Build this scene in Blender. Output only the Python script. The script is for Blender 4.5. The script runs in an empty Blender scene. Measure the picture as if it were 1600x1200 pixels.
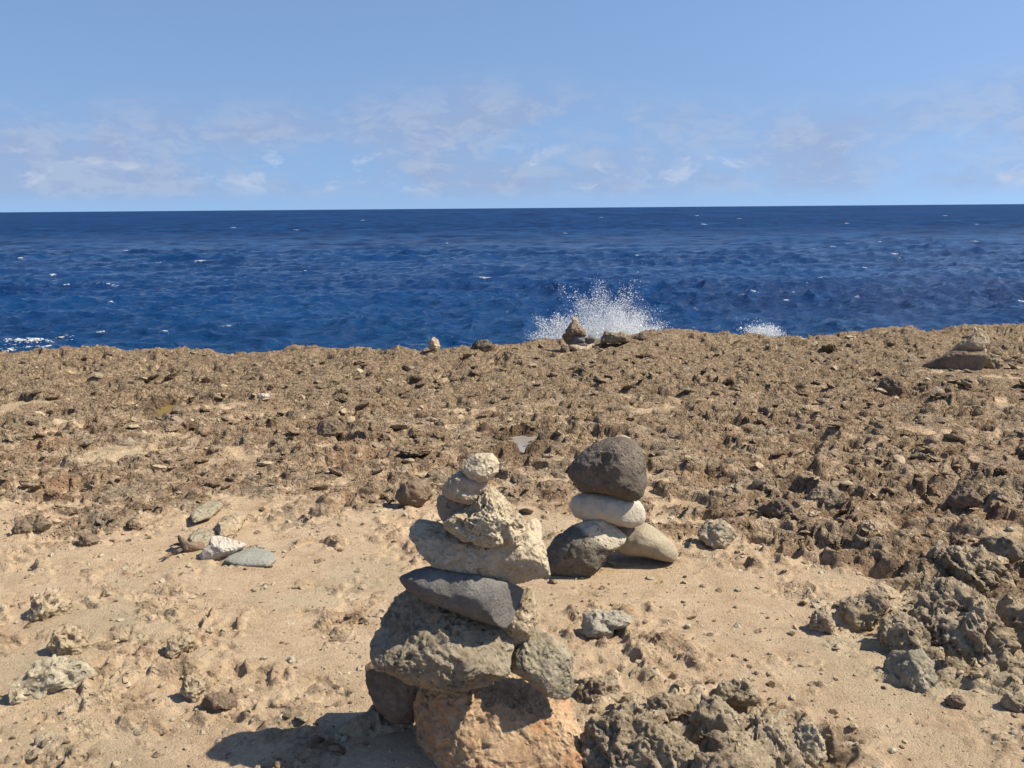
import bpy, bmesh, math
import numpy as np

scene = bpy.context.scene
col = scene.collection
R = math.radians

# ------------------------------------------------------------------ camera
CAM_H = 1.5
cam_data = bpy.data.cameras.new('camera')
cam = bpy.data.objects.new('camera', cam_data)
col.objects.link(cam)
cam.location = (0, 0, CAM_H)
PITCH = math.atan(275 / 1467.0)
ROLL = math.atan(13 / 1600.0)
from mathutils import Matrix, Vector, Euler
cam.rotation_euler = (Matrix.Rotation(R(90) - PITCH, 3, 'X') @ Matrix.Rotation(-ROLL, 3, 'Z')).to_euler()
cam_data.sensor_width = 36
cam_data.lens = 1467.0 / 1600 * 36
cam_data.clip_start = 0.05
cam_data.clip_end = 80000
scene.camera = cam

# ------------------------------------------------------------------ world and sun
SUN_EL, SUN_AZ = 49.0, 94.0        # azimuth clockwise from +Y (the view direction): from the right
world = bpy.data.worlds.new('World')
scene.world = world
world.use_nodes = True
wn = world.node_tree
wn.nodes.clear()
def wnode(t, **k):
    n = wn.nodes.new(t)
    for a, b in k.items(): setattr(n, a, b)
    return n
wl = wn.links.new
sky = wnode('ShaderNodeTexSky', sky_type='NISHITA', sun_disc=False)
sky.sun_elevation = R(SUN_EL); sky.sun_rotation = R(SUN_AZ)
sky.altitude = 0; sky.air_density = 1.0; sky.dust_density = 0.3; sky.ozone_density = 2.0
hs = wnode('ShaderNodeHueSaturation'); hs.inputs['Hue'].default_value = .504; hs.inputs['Saturation'].default_value = 1.06; hs.inputs['Value'].default_value = 1.0
wl(sky.outputs[0], hs.inputs['Color'])
tc = wnode('ShaderNodeTexCoord')
# very clear trade-wind air: the pale band at the horizon is thin, so the sky is read a little higher up
lift = wnode('ShaderNodeVectorMath', operation='MULTIPLY_ADD'); wl(tc.outputs['Generated'], lift.inputs[0])
lift.inputs[1].default_value = (1, 1, .60); lift.inputs[2].default_value = (0, 0, .215)
nrm = wnode('ShaderNodeVectorMath', operation='NORMALIZE'); wl(lift.outputs[0], nrm.inputs[0]); wl(nrm.outputs[0], sky.inputs['Vector'])
sep = wnode('ShaderNodeSeparateXYZ'); wl(tc.outputs['Generated'], sep.inputs[0])
def wmath(op, a, b=None, c=None, clamp=False):
    n = wnode('ShaderNodeMath', operation=op); n.use_clamp = clamp
    for i, v in enumerate((a, b, c)):
        if v is None: continue
        if isinstance(v, (int, float)): n.inputs[i].default_value = v
        else: wl(v, n.inputs[i])
    return n.outputs[0]
def wramp(v, a, b):
    n = wnode('ShaderNodeMapRange', interpolation_type='SMOOTHSTEP')
    wl(v, n.inputs[0]); n.inputs[1].default_value = a; n.inputs[2].default_value = b
    return n.outputs[0]
az = wmath('ARCTAN2', sep.outputs[0], sep.outputs[1])
el = wmath('ARCSINE', sep.outputs[2])
def cloud(sx, sy, seed, scale, detail, rough=.55):
    c = wnode('ShaderNodeCombineXYZ')
    wl(wmath('MULTIPLY', az, sx), c.inputs[0]); wl(wmath('MULTIPLY', el, sy), c.inputs[1]); c.inputs[2].default_value = seed
    n = wnode('ShaderNodeTexNoise'); n.inputs['Scale'].default_value = scale; n.inputs['Detail'].default_value = detail
    n.inputs['Roughness'].default_value = rough; n.inputs['Distortion'].default_value = .35
    wl(c.outputs[0], n.inputs['Vector']); return n.outputs[0]
top = wmath('ADD', wmath('MULTIPLY', cloud(1.0, .3, 5.5, 3.0, 3), R(7.0)), R(3.2))            # uneven upper limit of the cloud bank
band = wmath('MULTIPLY', wramp(el, R(.2), R(1.3)), wmath('SUBTRACT', 1.0, wramp(wmath('SUBTRACT', el, top), R(-2.2), R(1.2))))
n1 = cloud(1.0, 1.7, 3.3, 7.0, 9, .56)
n2 = cloud(1.0, 2.2, 8.1, 24.0, 9, .62)
mixn = wmath('ADD', wmath('MULTIPLY', n1, .78), wmath('MULTIPLY', n2, .24))
dens = wmath('MULTIPLY', wramp(mixn, .36, .58), band)
puff = wmath('MULTIPLY', wramp(cloud(1.0, 2.0, 21.7, 19.0, 7), .57, .68),
             wmath('MULTIPLY', wramp(el, R(.7), R(1.5)), wmath('SUBTRACT', 1.0, wramp(el, R(2.2), R(5.0)))))
bg = wnode('ShaderNodeBackground')
SKY_K = 0.103
bg.inputs['Strength'].default_value = SKY_K
mixc = wnode('ShaderNodeMixRGB'); wl(wmath('MULTIPLY', dens, .66), mixc.inputs[0]); wl(hs.outputs[0], mixc.inputs[1])
ccol = wnode('ShaderNodeMixRGB'); wl(wramp(n2, .44, .60), ccol.inputs[0])
ccol.inputs[1].default_value = (2.2, 2.7, 4.0, 1); ccol.inputs[2].default_value = (2.85, 3.3, 4.3, 1)   # lavender grey bodies, paler lit folds
wl(ccol.outputs[0], mixc.inputs[2])
mixp = wnode('ShaderNodeMixRGB'); wl(wmath('MULTIPLY', puff, .5), mixp.inputs[0]); wl(mixc.outputs[0], mixp.inputs[1])
mixp.inputs[2].default_value = (4.0, 4.4, 5.2, 1)
wl(mixp.outputs[0], bg.inputs['Color'])
wo = wnode('ShaderNodeOutputWorld'); wl(bg.outputs[0], wo.inputs[0])

sun_data = bpy.data.lights.new('sun', 'SUN')
sun_data.energy = 5.0
sun_data.angle = R(0.53)
sun_data.color = (1.0, 0.915, 0.77)
sun = bpy.data.objects.new('sun', sun_data)
col.objects.link(sun)
sdir = Vector((math.sin(R(SUN_AZ)) * math.cos(R(SUN_EL)), math.cos(R(SUN_AZ)) * math.cos(R(SUN_EL)), math.sin(R(SUN_EL))))
sun.rotation_euler = sdir.to_track_quat('Z', 'Y').to_euler()
sun.location = (20, 0, 20)

vs = scene.view_settings
vs.view_transform = 'Standard'; vs.look = 'None'; vs.exposure = 0.60; vs.gamma = 1.0; vs.use_curve_mapping = False
scene.render.engine = 'CYCLES'
scene.cycles.use_denoising = True
scene.cycles.max_bounces = 6
scene.cycles.diffuse_bounces = 3

# ------------------------------------------------------------------ measured data (metres; outlines in centimetres)
# name, label, category, group, centre, yaw, pitch, outline, depth ratio, material, mesh level, pits, facets, roughness, boxiness
STONES = [
    ('cairn_stone', 'pale yellow pebble perched on the very top of the tall front cairn', 'stone', 'stones of the tall front cairn', (-0.0834, 2.37, 0.8353), 0.0352, 0.2733, [(-5.2, 0.3),(-3.7, 2.0),(-1.5, 3.3),(1.1, 3.6),(3.0, 3.4),(4.2, 2.0),(4.7, 1.0),(4.4, -1.3),(3.0, -2.5),(1.8, -3.5),(-0.5, -3.8),(-2.9, -3.0),(-4.5, -1.3)], 0.8, 'yellow', 5, 0.15, 2, 0.8, 0.85),
    ('cairn_stone', 'rounded pinkish grey stone just under the topmost pebble of the front cairn', 'stone', 'stones of the tall front cairn', (-0.128, 2.38, 0.7777), 0.0537, 0.2942, [(-5.5, 0.3),(-4.3, 2.0),(-2.9, 3.3),(-0.9, 4.3),(1.1, 3.8),(3.8, 2.5),(6.0, 1.3),(5.5, -0.6),(3.8, -2.1),(2.5, -3.8),(0.4, -4.2),(-2.3, -3.4),(-4.3, -2.6),(-5.5, -1.4)], 0.85, 'pinkgrey', 5, 0.25, 2, 1.0, 0.8),
    ('cairn_stone', 'shaded grey chock stone wedged left of the pitted coral stone in front cairn', 'stone', 'stones of the tall front cairn', (-0.1563, 2.43, 0.7049), 0.0642, 0.3156, [(-4.7, 2.7),(-3.7, 3.8),(-1.2, 3.4),(2.9, 2.2),(5.7, 2.4),(5.7, -0.7),(2.9, -2.4),(-0.9, -4.2),(-3.0, -3.5),(-4.2, -2.1),(-4.6, -0.0)], 0.9, 'greytan', 5, 0.2, 3, 1.0, 0.8),
    ('cairn_stone', 'cream coral stone riddled with holes, third tier of the front cairn', 'stone', 'stones of the tall front cairn', (-0.0624, 2.365, 0.6866), 0.0264, 0.3312, [(-11.9, -0.2),(-10.9, 1.3),(-9.6, 2.4),(-6.9, 3.0),(-4.2, 4.7),(-2.8, 6.4),(-0.8, 8.8),(1.2, 8.9),(3.6, 6.7),(5.3, 3.7),(7.0, 2.4),(8.8, 1.3),(10.0, -0.3),(9.8, -3.7),(9.1, -5.6),(5.9, -6.1),(3.6, -6.3),(1.2, -6.3),(-2.2, -5.9),(-5.5, -4.9),(-8.6, -3.2),(-10.9, -1.5)], 0.62, 'coral', 6, 1.0, 3, 1.2, 0.8),
    ('cairn_stone', 'broad cream block with dark left end resting on the dark slab in front cairn', 'stone', 'stones of the tall front cairn', (-0.0859, 2.41, 0.5838), 0.0356, 0.3631, [(-19.6, 3.9),(-18.2, 6.3),(-17.4, 8.7),(-14.6, 8.9),(-10.5, 8.0),(-5.6, 5.2),(-0.4, 3.5),(6.5, 2.8),(10.3, 3.9),(11.7, 6.3),(12.4, 8.0),(14.4, 9.6),(16.0, 8.7),(16.2, 5.9),(15.7, 3.5),(16.5, 0.7),(17.2, -4.4),(17.4, -6.2),(15.1, -7.6),(11.7, -8.1),(7.5, -7.7),(-0.8, -6.7),(-5.6, -5.7),(-10.8, -4.1),(-14.6, -3.2),(-16.7, -1.3),(-18.2, 1.1),(-18.4, 2.8)], 0.55, 'cream', 6, 0.15, 6, 1.0, 0.7),
    ('cairn_stone', 'flat charcoal slab tilting down to the right in the middle of front cairn', 'stone', 'stones of the tall front cairn', (-0.1265, 2.4, 0.4713), 0.0527, 0.4044, [(-17.8, 4.8),(-13.7, 6.5),(-8.5, 7.3),(-2.7, 6.3),(3.9, 4.8),(12.5, 2.2),(15.2, 0.5),(14.7, -2.8),(12.5, -6.6),(9.7, -9.0),(3.9, -7.2),(-2.7, -4.8),(-10.4, -2.0),(-15.2, 1.0),(-16.8, 2.9)], 0.95, 'slab', 6, 0.04, 2, 0.55, 0.62),
    ('cairn_stone', 'rough tan chock stone at the right end of the charcoal slab', 'stone', 'stones of the tall front cairn', (0.0193, 2.43, 0.3875), -0.0079, 0.4293, [(-6.0, -2.6),(-3.6, 0.8),(-1.6, 6.1),(0.3, 8.7),(3.0, 7.6),(4.0, 3.7),(4.3, -0.7),(3.0, -4.6),(0.3, -7.5),(-1.7, -8.6),(-3.1, -5.1)], 0.9, 'rocktan', 6, 0.4, 4, 1.2, 0.8),
    ('cairn_stone', 'big rounded dark grey pitted boulder in the lower half of front cairn', 'stone', 'stones of the tall front cairn', (-0.1972, 2.37, 0.345), 0.083, 0.4521, [(-18.2, -0.1),(-17.2, 3.2),(-15.8, 7.5),(-13.9, 10.8),(-11.0, 13.2),(-7.7, 14.4),(-3.4, 13.2),(4.2, 10.4),(10.9, 7.0),(14.7, 5.1),(18.1, 2.3),(19.7, -2.0),(19.0, -6.3),(16.6, -9.7),(11.9, -10.9),(6.2, -12.0),(0.4, -12.1),(-5.8, -10.4),(-11.0, -8.5),(-16.7, -6.1),(-17.9, -3.0)], 0.62, 'basalt', 6, 0.55, 4, 1.0, 0.72),
    ('cairn_stone', 'grey green wedge stone on the right shoulder of the front cairn base', 'stone', 'stones of the tall front cairn', (0.0843, 2.4, 0.2629), -0.0351, 0.4757, [(-8.7, 2.5),(-6.3, 6.4),(-2.9, 9.3),(1.0, 7.9),(4.9, 5.0),(7.5, 2.5),(7.3, -1.8),(8.0, -6.2),(6.3, -9.4),(1.0, -8.1),(-2.9, -5.2),(-5.8, -3.3),(-9.4, -1.6)], 0.8, 'greengrey', 5, 0.2, 5, 1.0, 0.8),
    ('cairn_stone', 'stone coloured dark brown for its shade, jammed at the left of the front cairn base', 'stone', 'stones of the tall front cairn', (-0.3424, 2.53, 0.1191), 0.1345, 0.4958, [(-8.8, 7.1),(-5.7, 8.9),(1.0, 7.3),(6.7, 5.0),(8.7, -0.1),(7.7, -6.3),(3.1, -9.4),(-2.1, -8.1),(-5.9, -4.5),(-7.6, -0.4),(-8.5, 3.5)], 0.9, 'brown', 5, 0.25, 4, 1.0, 0.8),  # shade on this stone is put into its dark colour
    ('cairn_stone', 'huge orange tan base block carrying the whole front cairn', 'stone', 'stones of the tall front cairn', (-0.0641, 2.4, 0.0504), 0.0267, 0.5432, [(-25.3, 10.6),(-24.1, 13.8),(-17.7, 16.0),(-9.8, 16.0),(-1.9, 16.7),(2.5, 17.2),(9.4, 14.3),(14.8, 11.1),(20.7, 10.8),(22.5, 7.6),(23.9, 2.7),(25.8, -3.2),(24.8, -9.1),(23.7, -13.5),(16.8, -15.5),(2.0, -16.5),(-7.8, -16.0),(-16.7, -13.5),(-20.4, -8.6),(-23.1, -2.2),(-24.8, 3.2)], 0.52, 'orange', 6, 0.22, 9, 1.25, 0.62),
    ('cairn_stone', 'round dark brown boulder on top of the squat arched cairn', 'stone', 'stones of the squat arched cairn', (0.4135, 3.8, 0.4208), -0.1084, 0.2752, [(-17.4, -3.0),(-16.2, 2.2),(-11.9, 6.8),(-7.2, 10.3),(-1.4, 12.9),(4.4, 13.4),(9.6, 11.5),(12.5, 7.4),(13.8, 1.0),(14.3, -4.8),(13.1, -11.2),(10.2, -12.8),(4.4, -12.0),(-1.4, -10.3),(-7.2, -9.4),(-12.5, -9.5),(-14.8, -5.9)], 0.95, 'brownball', 6, 0.3, 1, 0.6, 0.95),
    ('cairn_stone', 'smooth white oval stone under the dark boulder of the squat cairn', 'stone', 'stones of the squat arched cairn', (0.4001, 3.79, 0.2504), -0.1052, 0.3168, [(-16.1, 1.4),(-14.0, 4.9),(-9.9, 6.8),(-2.3, 7.0),(5.9, 5.2),(12.9, 3.5),(14.9, 0.3),(15.3, -3.8),(13.4, -6.2),(9.4, -7.5),(3.5, -6.5),(-2.3, -5.1),(-8.8, -5.1),(-13.4, -3.4)], 0.8, 'white', 5, 0.08, 1, 0.5, 0.9),
    ('cairn_stone', 'hunched dark stone with pale crest forming the left arch of the squat cairn', 'stone', 'stones of the squat arched cairn', (0.2898, 3.75, 0.0848), -0.0771, 0.3599, [(-15.1, -8.2),(-14.8, -1.2),(-11.3, 4.7),(-4.3, 9.3),(3.8, 12.7),(8.5, 12.5),(13.7, 9.6),(18.1, 6.1),(16.9, 2.9),(12.0, -0.6),(8.5, -4.7),(5.0, -9.3),(0.3, -12.5),(-6.7, -12.8),(-13.7, -10.8)], 0.75, 'arch', 6, 0.12, 3, 0.8, 0.8),
    ('cairn_stone', 'pale sloping stone leaning as the right arch of the squat cairn', 'stone', 'stones of the squat arched cairn', (0.5496, 3.84, 0.0864), -0.1422, 0.3495, [(-14.3, 3.6),(-9.5, 7.7),(-2.3, 8.2),(1.8, 7.9),(7.2, 5.1),(13.6, -0.5),(15.5, -4.5),(13.6, -7.9),(9.6, -7.8),(5.4, -7.0),(0.6, -6.1),(-7.1, -5.9),(-13.1, -3.6)], 0.9, 'palegrey', 5, 0.03, 0, 0.4, 1.0),
    ('cairn_stone', 'tiny pointed tan stone at the tip of the far cairn before the spray', 'stone', 'stones of the far cairn before the spray', (0.6836, 10.05, 0.2917), -0.0679, 0.1194, [(-3.4, -0.9),(-2.8, 7.4),(-0.7, 5.7),(2.5, 3.6),(3.8, -0.9),(4.1, -5.0),(-2.8, -5.0)], 0.8, 'tan', 4, 0.0, 4, 1.0, 0.8),
    ('cairn_stone', 'pyramid shaped tan rock, darkened for its shaded left half, below the tip of the far cairn', 'stone', 'stones of the far cairn before the spray', (0.6864, 10.05, 0.1958), -0.0682, 0.1288, [(-11.3, -3.7),(-9.2, 1.8),(-4.7, 6.6),(-0.9, 8.3),(2.9, 7.0),(7.4, 3.5),(10.8, -1.7),(11.1, -5.1),(7.7, -6.2),(-2.0, -5.1),(-10.2, -5.5)], 0.9, 'brown', 5, 0.3, 3, 1.3, 0.95),  # brown instead of tan: shadow of the left half put into the colour
    ('cairn_stone', 'dark brown block at the left of the far cairn below the pyramid', 'stone', 'stones of the far cairn before the spray', (0.6076, 10.05, 0.1173), -0.0604, 0.1365, [(-6.5, 1.4),(-4.4, 4.8),(4.6, 3.8),(5.9, -4.2),(-2.3, -4.9)], 0.9, 'reddark', 4, 0.0, 4, 1.0, 0.8),
    ('cairn_stone', 'flat grey slab under the pyramid rock of the far cairn', 'stone', 'stones of the far cairn before the spray', (0.7067, 10.02, 0.1139), -0.0704, 0.1371, [(-8.3, 3.4),(1.4, 3.7),(8.2, 1.3),(7.9, -3.8),(-1.4, -3.5),(-8.3, -1.4)], 0.8, 'slabgrey', 4, 0.0, 4, 1.0, 0.8),
    ('cairn_stone', 'thin grey slab lower in the far cairn', 'stone', 'stones of the far cairn before the spray', (0.7086, 10.03, 0.0543), -0.0705, 0.1428, [(-12.5, 2.6),(-4.3, 3.3),(5.4, 1.9),(11.3, 0.2),(10.9, -3.6),(2.6, -3.3),(-5.6, -1.2),(-11.8, -0.5)], 0.8, 'slabgrey', 4, 0.0, 4, 1.0, 0.8),
    ('cairn_stone', 'light tan slab at the foot of the far cairn', 'stone', 'stones of the far cairn before the spray', (0.7229, 10.0, 0.0106), -0.0722, 0.1475, [(-11.4, 3.6),(-5.9, 4.9),(3.8, 2.2),(11.0, 2.9),(10.7, -1.9),(3.8, -5.4),(-5.9, -2.6),(-10.7, 0.1)], 0.8, 'tan', 4, 0.0, 4, 1.0, 0.8),
    ('cairn_stone', 'dark red brown foot stone at the lower left of the far cairn', 'stone', 'stones of the far cairn before the spray', (0.5752, 9.97, -0.0088), -0.0576, 0.1499, [(-5.0, 2.6),(-0.9, 6.0),(3.9, 4.0),(4.9, -2.9),(0.5, -6.3),(-4.3, -2.9)], 0.9, 'reddark', 4, 0.0, 4, 1.0, 0.8),
    ('cairn_stone', 'dark slab sticking out right from the far cairn', 'stone', 'stones of the far cairn before the spray', (0.8413, 10.07, 0.0852), -0.0834, 0.1391, [(-6.2, 2.0),(1.4, 4.8),(6.6, 2.7),(5.6, -1.8),(-0.7, -4.9),(-5.5, -3.5)], 0.8, 'slabgrey', 4, 0.0, 4, 1.0, 0.8),
    ('rock', 'dark flat topped rock on the cliff rim just right of the far cairn', 'rock', None, (1.1343, 10.3, 0.0808), -0.1097, 0.1361, [(-18.2, 0.5),(-13.2, 5.4),(-6.8, 6.1),(0.3, 5.1),(11.6, 5.8),(17.6, 1.9),(16.5, -4.5),(0.3, -5.9),(-13.9, -5.2)], 0.6, 'rockdark', 5, 0.3, 4, 1.0, 0.8),
    ('cairn_stone', 'thin pale spike of rock crowning the leaning cairn at right', 'stone', 'stones of the leaning far cairn at right', (4.2182, 8.45, 0.3549), -0.463, 0.1207, [(-2.8, 6.5),(0.0, 2.9),(3.1, -0.1),(1.8, -4.4),(-1.2, -3.7),(-2.0, 1.1)], 0.8, 'yellow', 4, 0, 1, 1.0, 0.8),
    ('cairn_stone', 'tan slab leaning up to the right at the top of the leaning cairn', 'stone', 'stones of the leaning far cairn at right', (4.1817, 8.45, 0.2484), -0.4595, 0.132, [(-18.5, -8.9),(-11.2, -0.4),(-1.5, 6.8),(5.2, 14.7),(10.6, 10.5),(14.9, 3.2),(11.2, -2.9),(2.7, -7.5),(-8.2, -10.4),(-16.6, -10.7)], 0.6, 'rocktan', 5, 0.1, 3, 1, 0.75),
    ('cairn_stone', 'small pale wedge stone pinched between the two slabs of leaning cairn', 'stone', 'stones of the leaning far cairn at right', (4.2451, 8.42, 0.1967), -0.467, 0.1373, [(-6.4, 0.2),(-1.0, 4.5),(4.5, 3.3),(5.7, -2.2),(-2.2, -4.6)], 0.9, 'yellow', 4, 0.0, 4, 1.0, 0.8),
    ('cairn_stone', 'long brown slab lying at the bottom of the leaning cairn', 'stone', 'stones of the leaning far cairn at right', (4.0724, 8.43, 0.0872), -0.45, 0.1498, [(-30.3, -4.7),(-18.7, 2.0),(-6.6, 9.2),(5.5, 11.3),(20.1, 10.8),(24.0, 6.2),(20.7, 0.1),(16.5, -9.0),(-13.9, -9.6),(-28.4, -7.1)], 0.6, 'brown', 5, 0.1, 4, 1, 0.75),
    ('cairn_stone', 'narrow pale upright sliver at the foot of the leaning cairn', 'stone', 'stones of the leaning far cairn at right', (4.2399, 8.39, 0.0681), -0.4679, 0.1512, [(-2.1, 6.2),(0.6, 6.8),(2.2, 1.3),(2.8, -5.9),(-0.9, -5.9),(-2.6, -1.1)], 0.9, 'yellow', 4, 0, 1, 1.0, 0.8),
    ('cairn_stone', 'dark squat stone put in place of the shadow at the right foot of the leaning cairn', 'stone', 'stones of the leaning far cairn at right', (4.385, 8.47, 0.0559), -0.4777, 0.1503, [(-8.3, -7.4),(-8.3, 4.8),(-1.6, 9.6),(5.7, 7.2),(9.4, 1.1),(6.9, -8.0)], 0.9, 'rockdark', 5, 0.4, 4, 1.5, 0.8),  # dark stone placed where only a shadow lies
    ('rock', 'dark boulder sunk in rubble left of and nearer than the leaning cairn', 'rock', None, (3.0675, 7.4611, 0.0422), -0.3901, 0.1788, [(-9.9, -0.6),(-6.7, 5.9),(-0.2, 8.1),(7.4, 5.9),(9.0, -0.6),(7.4, -6.5),(-1.3, -7.6),(-6.7, -6.0)], 0.9, 'reddark', 5, 0.2, 3, 1.0, 0.8),
    ('loose_stone', 'bright white coral lump in the low stone scatter on the sand', 'stone', 'stones of the low scatter left of the front cairn', (-1.2863, 3.9236, 0.0347), 0.3168, 0.341, [(-8.9, -1.9),(-7.1, 0.8),(-4.6, 3.1),(-3.4, 5.8),(0.2, 5.9),(4.3, 4.0),(9.8, 1.7),(11.0, 0.6),(8.5, -0.8),(5.3, -2.2),(2.5, -4.5),(-1.1, -5.6),(-6.6, -4.9)], 0.8, 'whitecoral', 5, 0.2, 4, 1, 0.8),
    ('loose_stone', 'smooth blue grey flat stone against the white coral lump', 'stone', 'stones of the low scatter left of the front cairn', (-1.1402, 3.8845, 0.01), 0.0, 1.5708, [(-10.4, -3.8),(-10.3, 3.7),(-7.7, 9.0),(-0.2, 10.1),(6.2, 7.1),(11.3, -1.8),(9.3, -9.0),(0.5, -9.0),(-6.4, -6.9)], 0.2, 'bluegrey', 5, 0.02, 0, 0.35, 0.9),
    ('loose_stone', 'brown hooked stone with upturned tip left of the white coral lump', 'stone', 'stones of the low scatter left of the front cairn', (-1.4491, 4.0095, 0.021), 0.3468, 0.3339, [(-4.6, 5.7),(-3.2, 4.3),(-0.6, 1.8),(5.9, 0.6),(6.1, -2.2),(2.2, -3.1),(-3.0, -2.8),(-4.3, 0.4),(-5.1, 3.9)], 0.8, 'brown', 5, 0.05, 1, 0.5, 0.9),
    ('loose_stone', 'tilted grey green slab at the back of the low stone scatter', 'stone', 'stones of the low scatter left of the front cairn', (-1.543, 4.5249, 0.015), 0.0, 1.5708, [(-5.3, -7.0),(-5.7, 5.3),(-2.9, 13.3),(3.1, 12.8),(6.1, 7.6),(4.6, -8.8),(0.7, -14.2),(-1.1, -16.5)], 0.15, 'greengrey', 5, 0.08, 1, 0.6, 0.6),
    ('loose_stone', 'low grey stone between the back slab and the hooked stone', 'stone', 'stones of the low scatter left of the front cairn', (-1.4494, 4.1655, 0.01), 0.0, 1.5708, [(-4.3, -4.1),(-5.9, 5.8),(-3.7, 9.4),(2.8, 7.8),(5.9, -1.5),(4.0, -9.7),(-1.0, -8.9)], 0.15, 'greengrey', 5, 0.15, 2, 0.8, 0.7),
    ('loose_stone', 'crumbly tan stone right of the grey slab in the low scatter', 'stone', 'stones of the low scatter left of the front cairn', (-1.3639, 4.3271, 0.015), 0.0, 1.5708, [(-5.5, -6.1),(-5.6, 10.7),(-0.9, 17.9),(4.3, 10.5),(6.1, -4.9),(3.3, -15.7),(0.8, -18.5)], 0.2, 'tan', 5, 0.35, 4, 1.2, 0.7),
    ('loose_stone', 'thin grey sliver lying right of the white coral lump', 'stone', 'stones of the low scatter left of the front cairn', (-1.1637, 4.016, 0.0066), 0.282, 0.3431, [(-4.7, -0.4),(-3.3, 0.8),(1.4, 1.5),(4.2, 0.8),(4.2, -0.8),(-0.5, -1.2),(-4.3, -1.1)], 0.9, 'greengrey', 4, 0, 2, 1.0, 0.8),
    ('loose_stone', 'dark rounded stone beyond the front cairn top, near the puddle', 'stone', None, (0.035, 4.9612, 0.0245), -0.0071, 0.2891, [(-5.3, 0.2),(-3.9, 3.4),(0.3, 4.6),(3.8, 2.7),(6.2, -0.5),(3.4, -3.4),(-1.8, -4.3),(-4.6, -2.6)], 0.9, 'reddark', 5, 0.1, 2, 0.7, 0.8),
    ('rock', 'tapering grey block lying on sand at the right with a pale ridge', 'rock', 'limestone blocks standing out of the sand', (1.2899, 2.7837, 0.01), -0.4339, 0.4521, [(-10.2, 3.8),(-8.2, 5.9),(-4.1, 7.4),(0.6, 8.3),(4.2, 5.1),(6.7, -0.0),(9.5, -5.2),(9.3, -8.8),(5.2, -8.5),(1.6, -7.0),(-1.5, -5.4),(-4.6, -2.9),(-7.1, -1.8),(-9.7, 0.2)], 0.6, 'greygreen2', 6, 0.5, 7, 1.5, 0.7),
    ('rock', 'stubby knob rock at the left tip of the right hand outcrop', 'rock', 'limestone blocks standing out of the sand', (1.1104, 3.1635, 0.0229), -0.3376, 0.415, [(-4.4, -2.8),(-3.1, 3.3),(0.6, 6.2),(2.6, 3.3),(4.1, -0.5),(3.5, -4.5),(-1.1, -4.5)], 0.9, 'rocktan', 6, 0.65, 4, 1.8, 0.8),
    ('rock', 'pale angular rock behind the stubby knob of the right outcrop', 'rock', 'limestone blocks standing out of the sand', (1.2762, 3.2402, 0.0279), -0.3752, 0.3999, [(-9.3, -6.2),(-7.0, 3.3),(-1.1, 5.6),(2.4, 8.3),(8.3, 7.4),(9.8, 3.3),(6.6, -0.9),(4.8, -5.0),(-1.1, -7.3),(-7.6, -7.9)], 0.6, 'rocktan', 6, 0.7, 6, 1.8, 0.75),
    ('rock', 'dark hollowed crag rising at the right edge outcrop', 'rock', 'limestone blocks standing out of the sand', (1.539, 3.0312, 0.0403), -0.4698, 0.4056, [(-18.4, 5.5),(-16.2, 12.2),(-12.9, 16.1),(-6.3, 17.7),(0.4, 15.5),(7.0, 10.5),(11.5, 5.5),(17.0, 0.0),(18.1, -7.7),(17.0, -15.5),(11.5, -17.1),(3.2, -14.9),(-6.3, -12.2),(-11.8, -6.6),(-17.3, 0.0)], 0.6, 'rockdark', 6, 0.95, 8, 2.2, 0.75),
    ('rock', 'knobbly rock wedged between the pale rock and the dark crag', 'rock', 'limestone blocks standing out of the sand', (1.3403, 3.0192, 0.03), -0.4178, 0.4187, [(-7.8, -0.5),(-6.7, 6.1),(-2.3, 8.3),(3.2, 7.2),(7.9, 2.2),(8.2, -3.8),(3.2, -7.7),(-2.3, -7.7),(-6.7, -4.9)], 0.7, 'rocktan', 6, 0.85, 6, 2.1, 0.75),
    ('rock', 'spongy grey boulder behind the dark crag on the right margin', 'rock', 'limestone blocks standing out of the sand', (1.8369, 3.6236, 0.0184), -0.4692, 0.3497, [(-21.0, -1.1),(-17.0, 5.5),(-7.9, 9.4),(5.2, 10.1),(13.0, 5.5),(18.3, -1.7),(16.9, -8.9),(5.2, -10.2),(-7.9, -6.3),(-17.0, -4.3)], 0.7, 'rockdark', 6, 1.05, 6, 2.2, 0.75),
    ('rock', 'spongy dark boulder cut by the right edge of the picture', 'rock', 'limestone blocks standing out of the sand', (1.7747, 3.0228, 0.0198), -0.5309, 0.3996, [(-10.1, 4.3),(-6.8, 9.9),(-0.2, 11.5),(7.5, 7.6),(9.8, -2.3),(7.0, -10.0),(-1.3, -11.7),(-6.8, -7.8)], 0.7, 'rockdark', 6, 0.95, 6, 2.2, 0.75),
    ('rock', 'small brown pebble rock on sand right of the tapering block', 'rock', 'limestone blocks standing out of the sand', (1.3434, 2.6299, 0.0108), -0.4723, 0.4671, [(-3.1, -0.1),(-1.6, 1.8),(1.3, 2.0),(3.0, 0.1),(1.8, -1.9),(-1.6, -1.9)], 0.9, 'reddark', 4, 0.1, 3, 1.0, 0.8),
    ('rock', 'tan rounded rock near the right edge below the crag', 'rock', 'limestone blocks standing out of the sand', (1.5209, 2.6084, 0.017), -0.5279, 0.4565, [(-4.5, -0.2),(-3.0, 2.2),(0.4, 3.2),(3.8, 1.7),(4.2, -1.7),(0.4, -2.9),(-3.5, -2.2)], 0.8, 'rocktan', 6, 0.55, 4, 1.8, 0.8),
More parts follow.
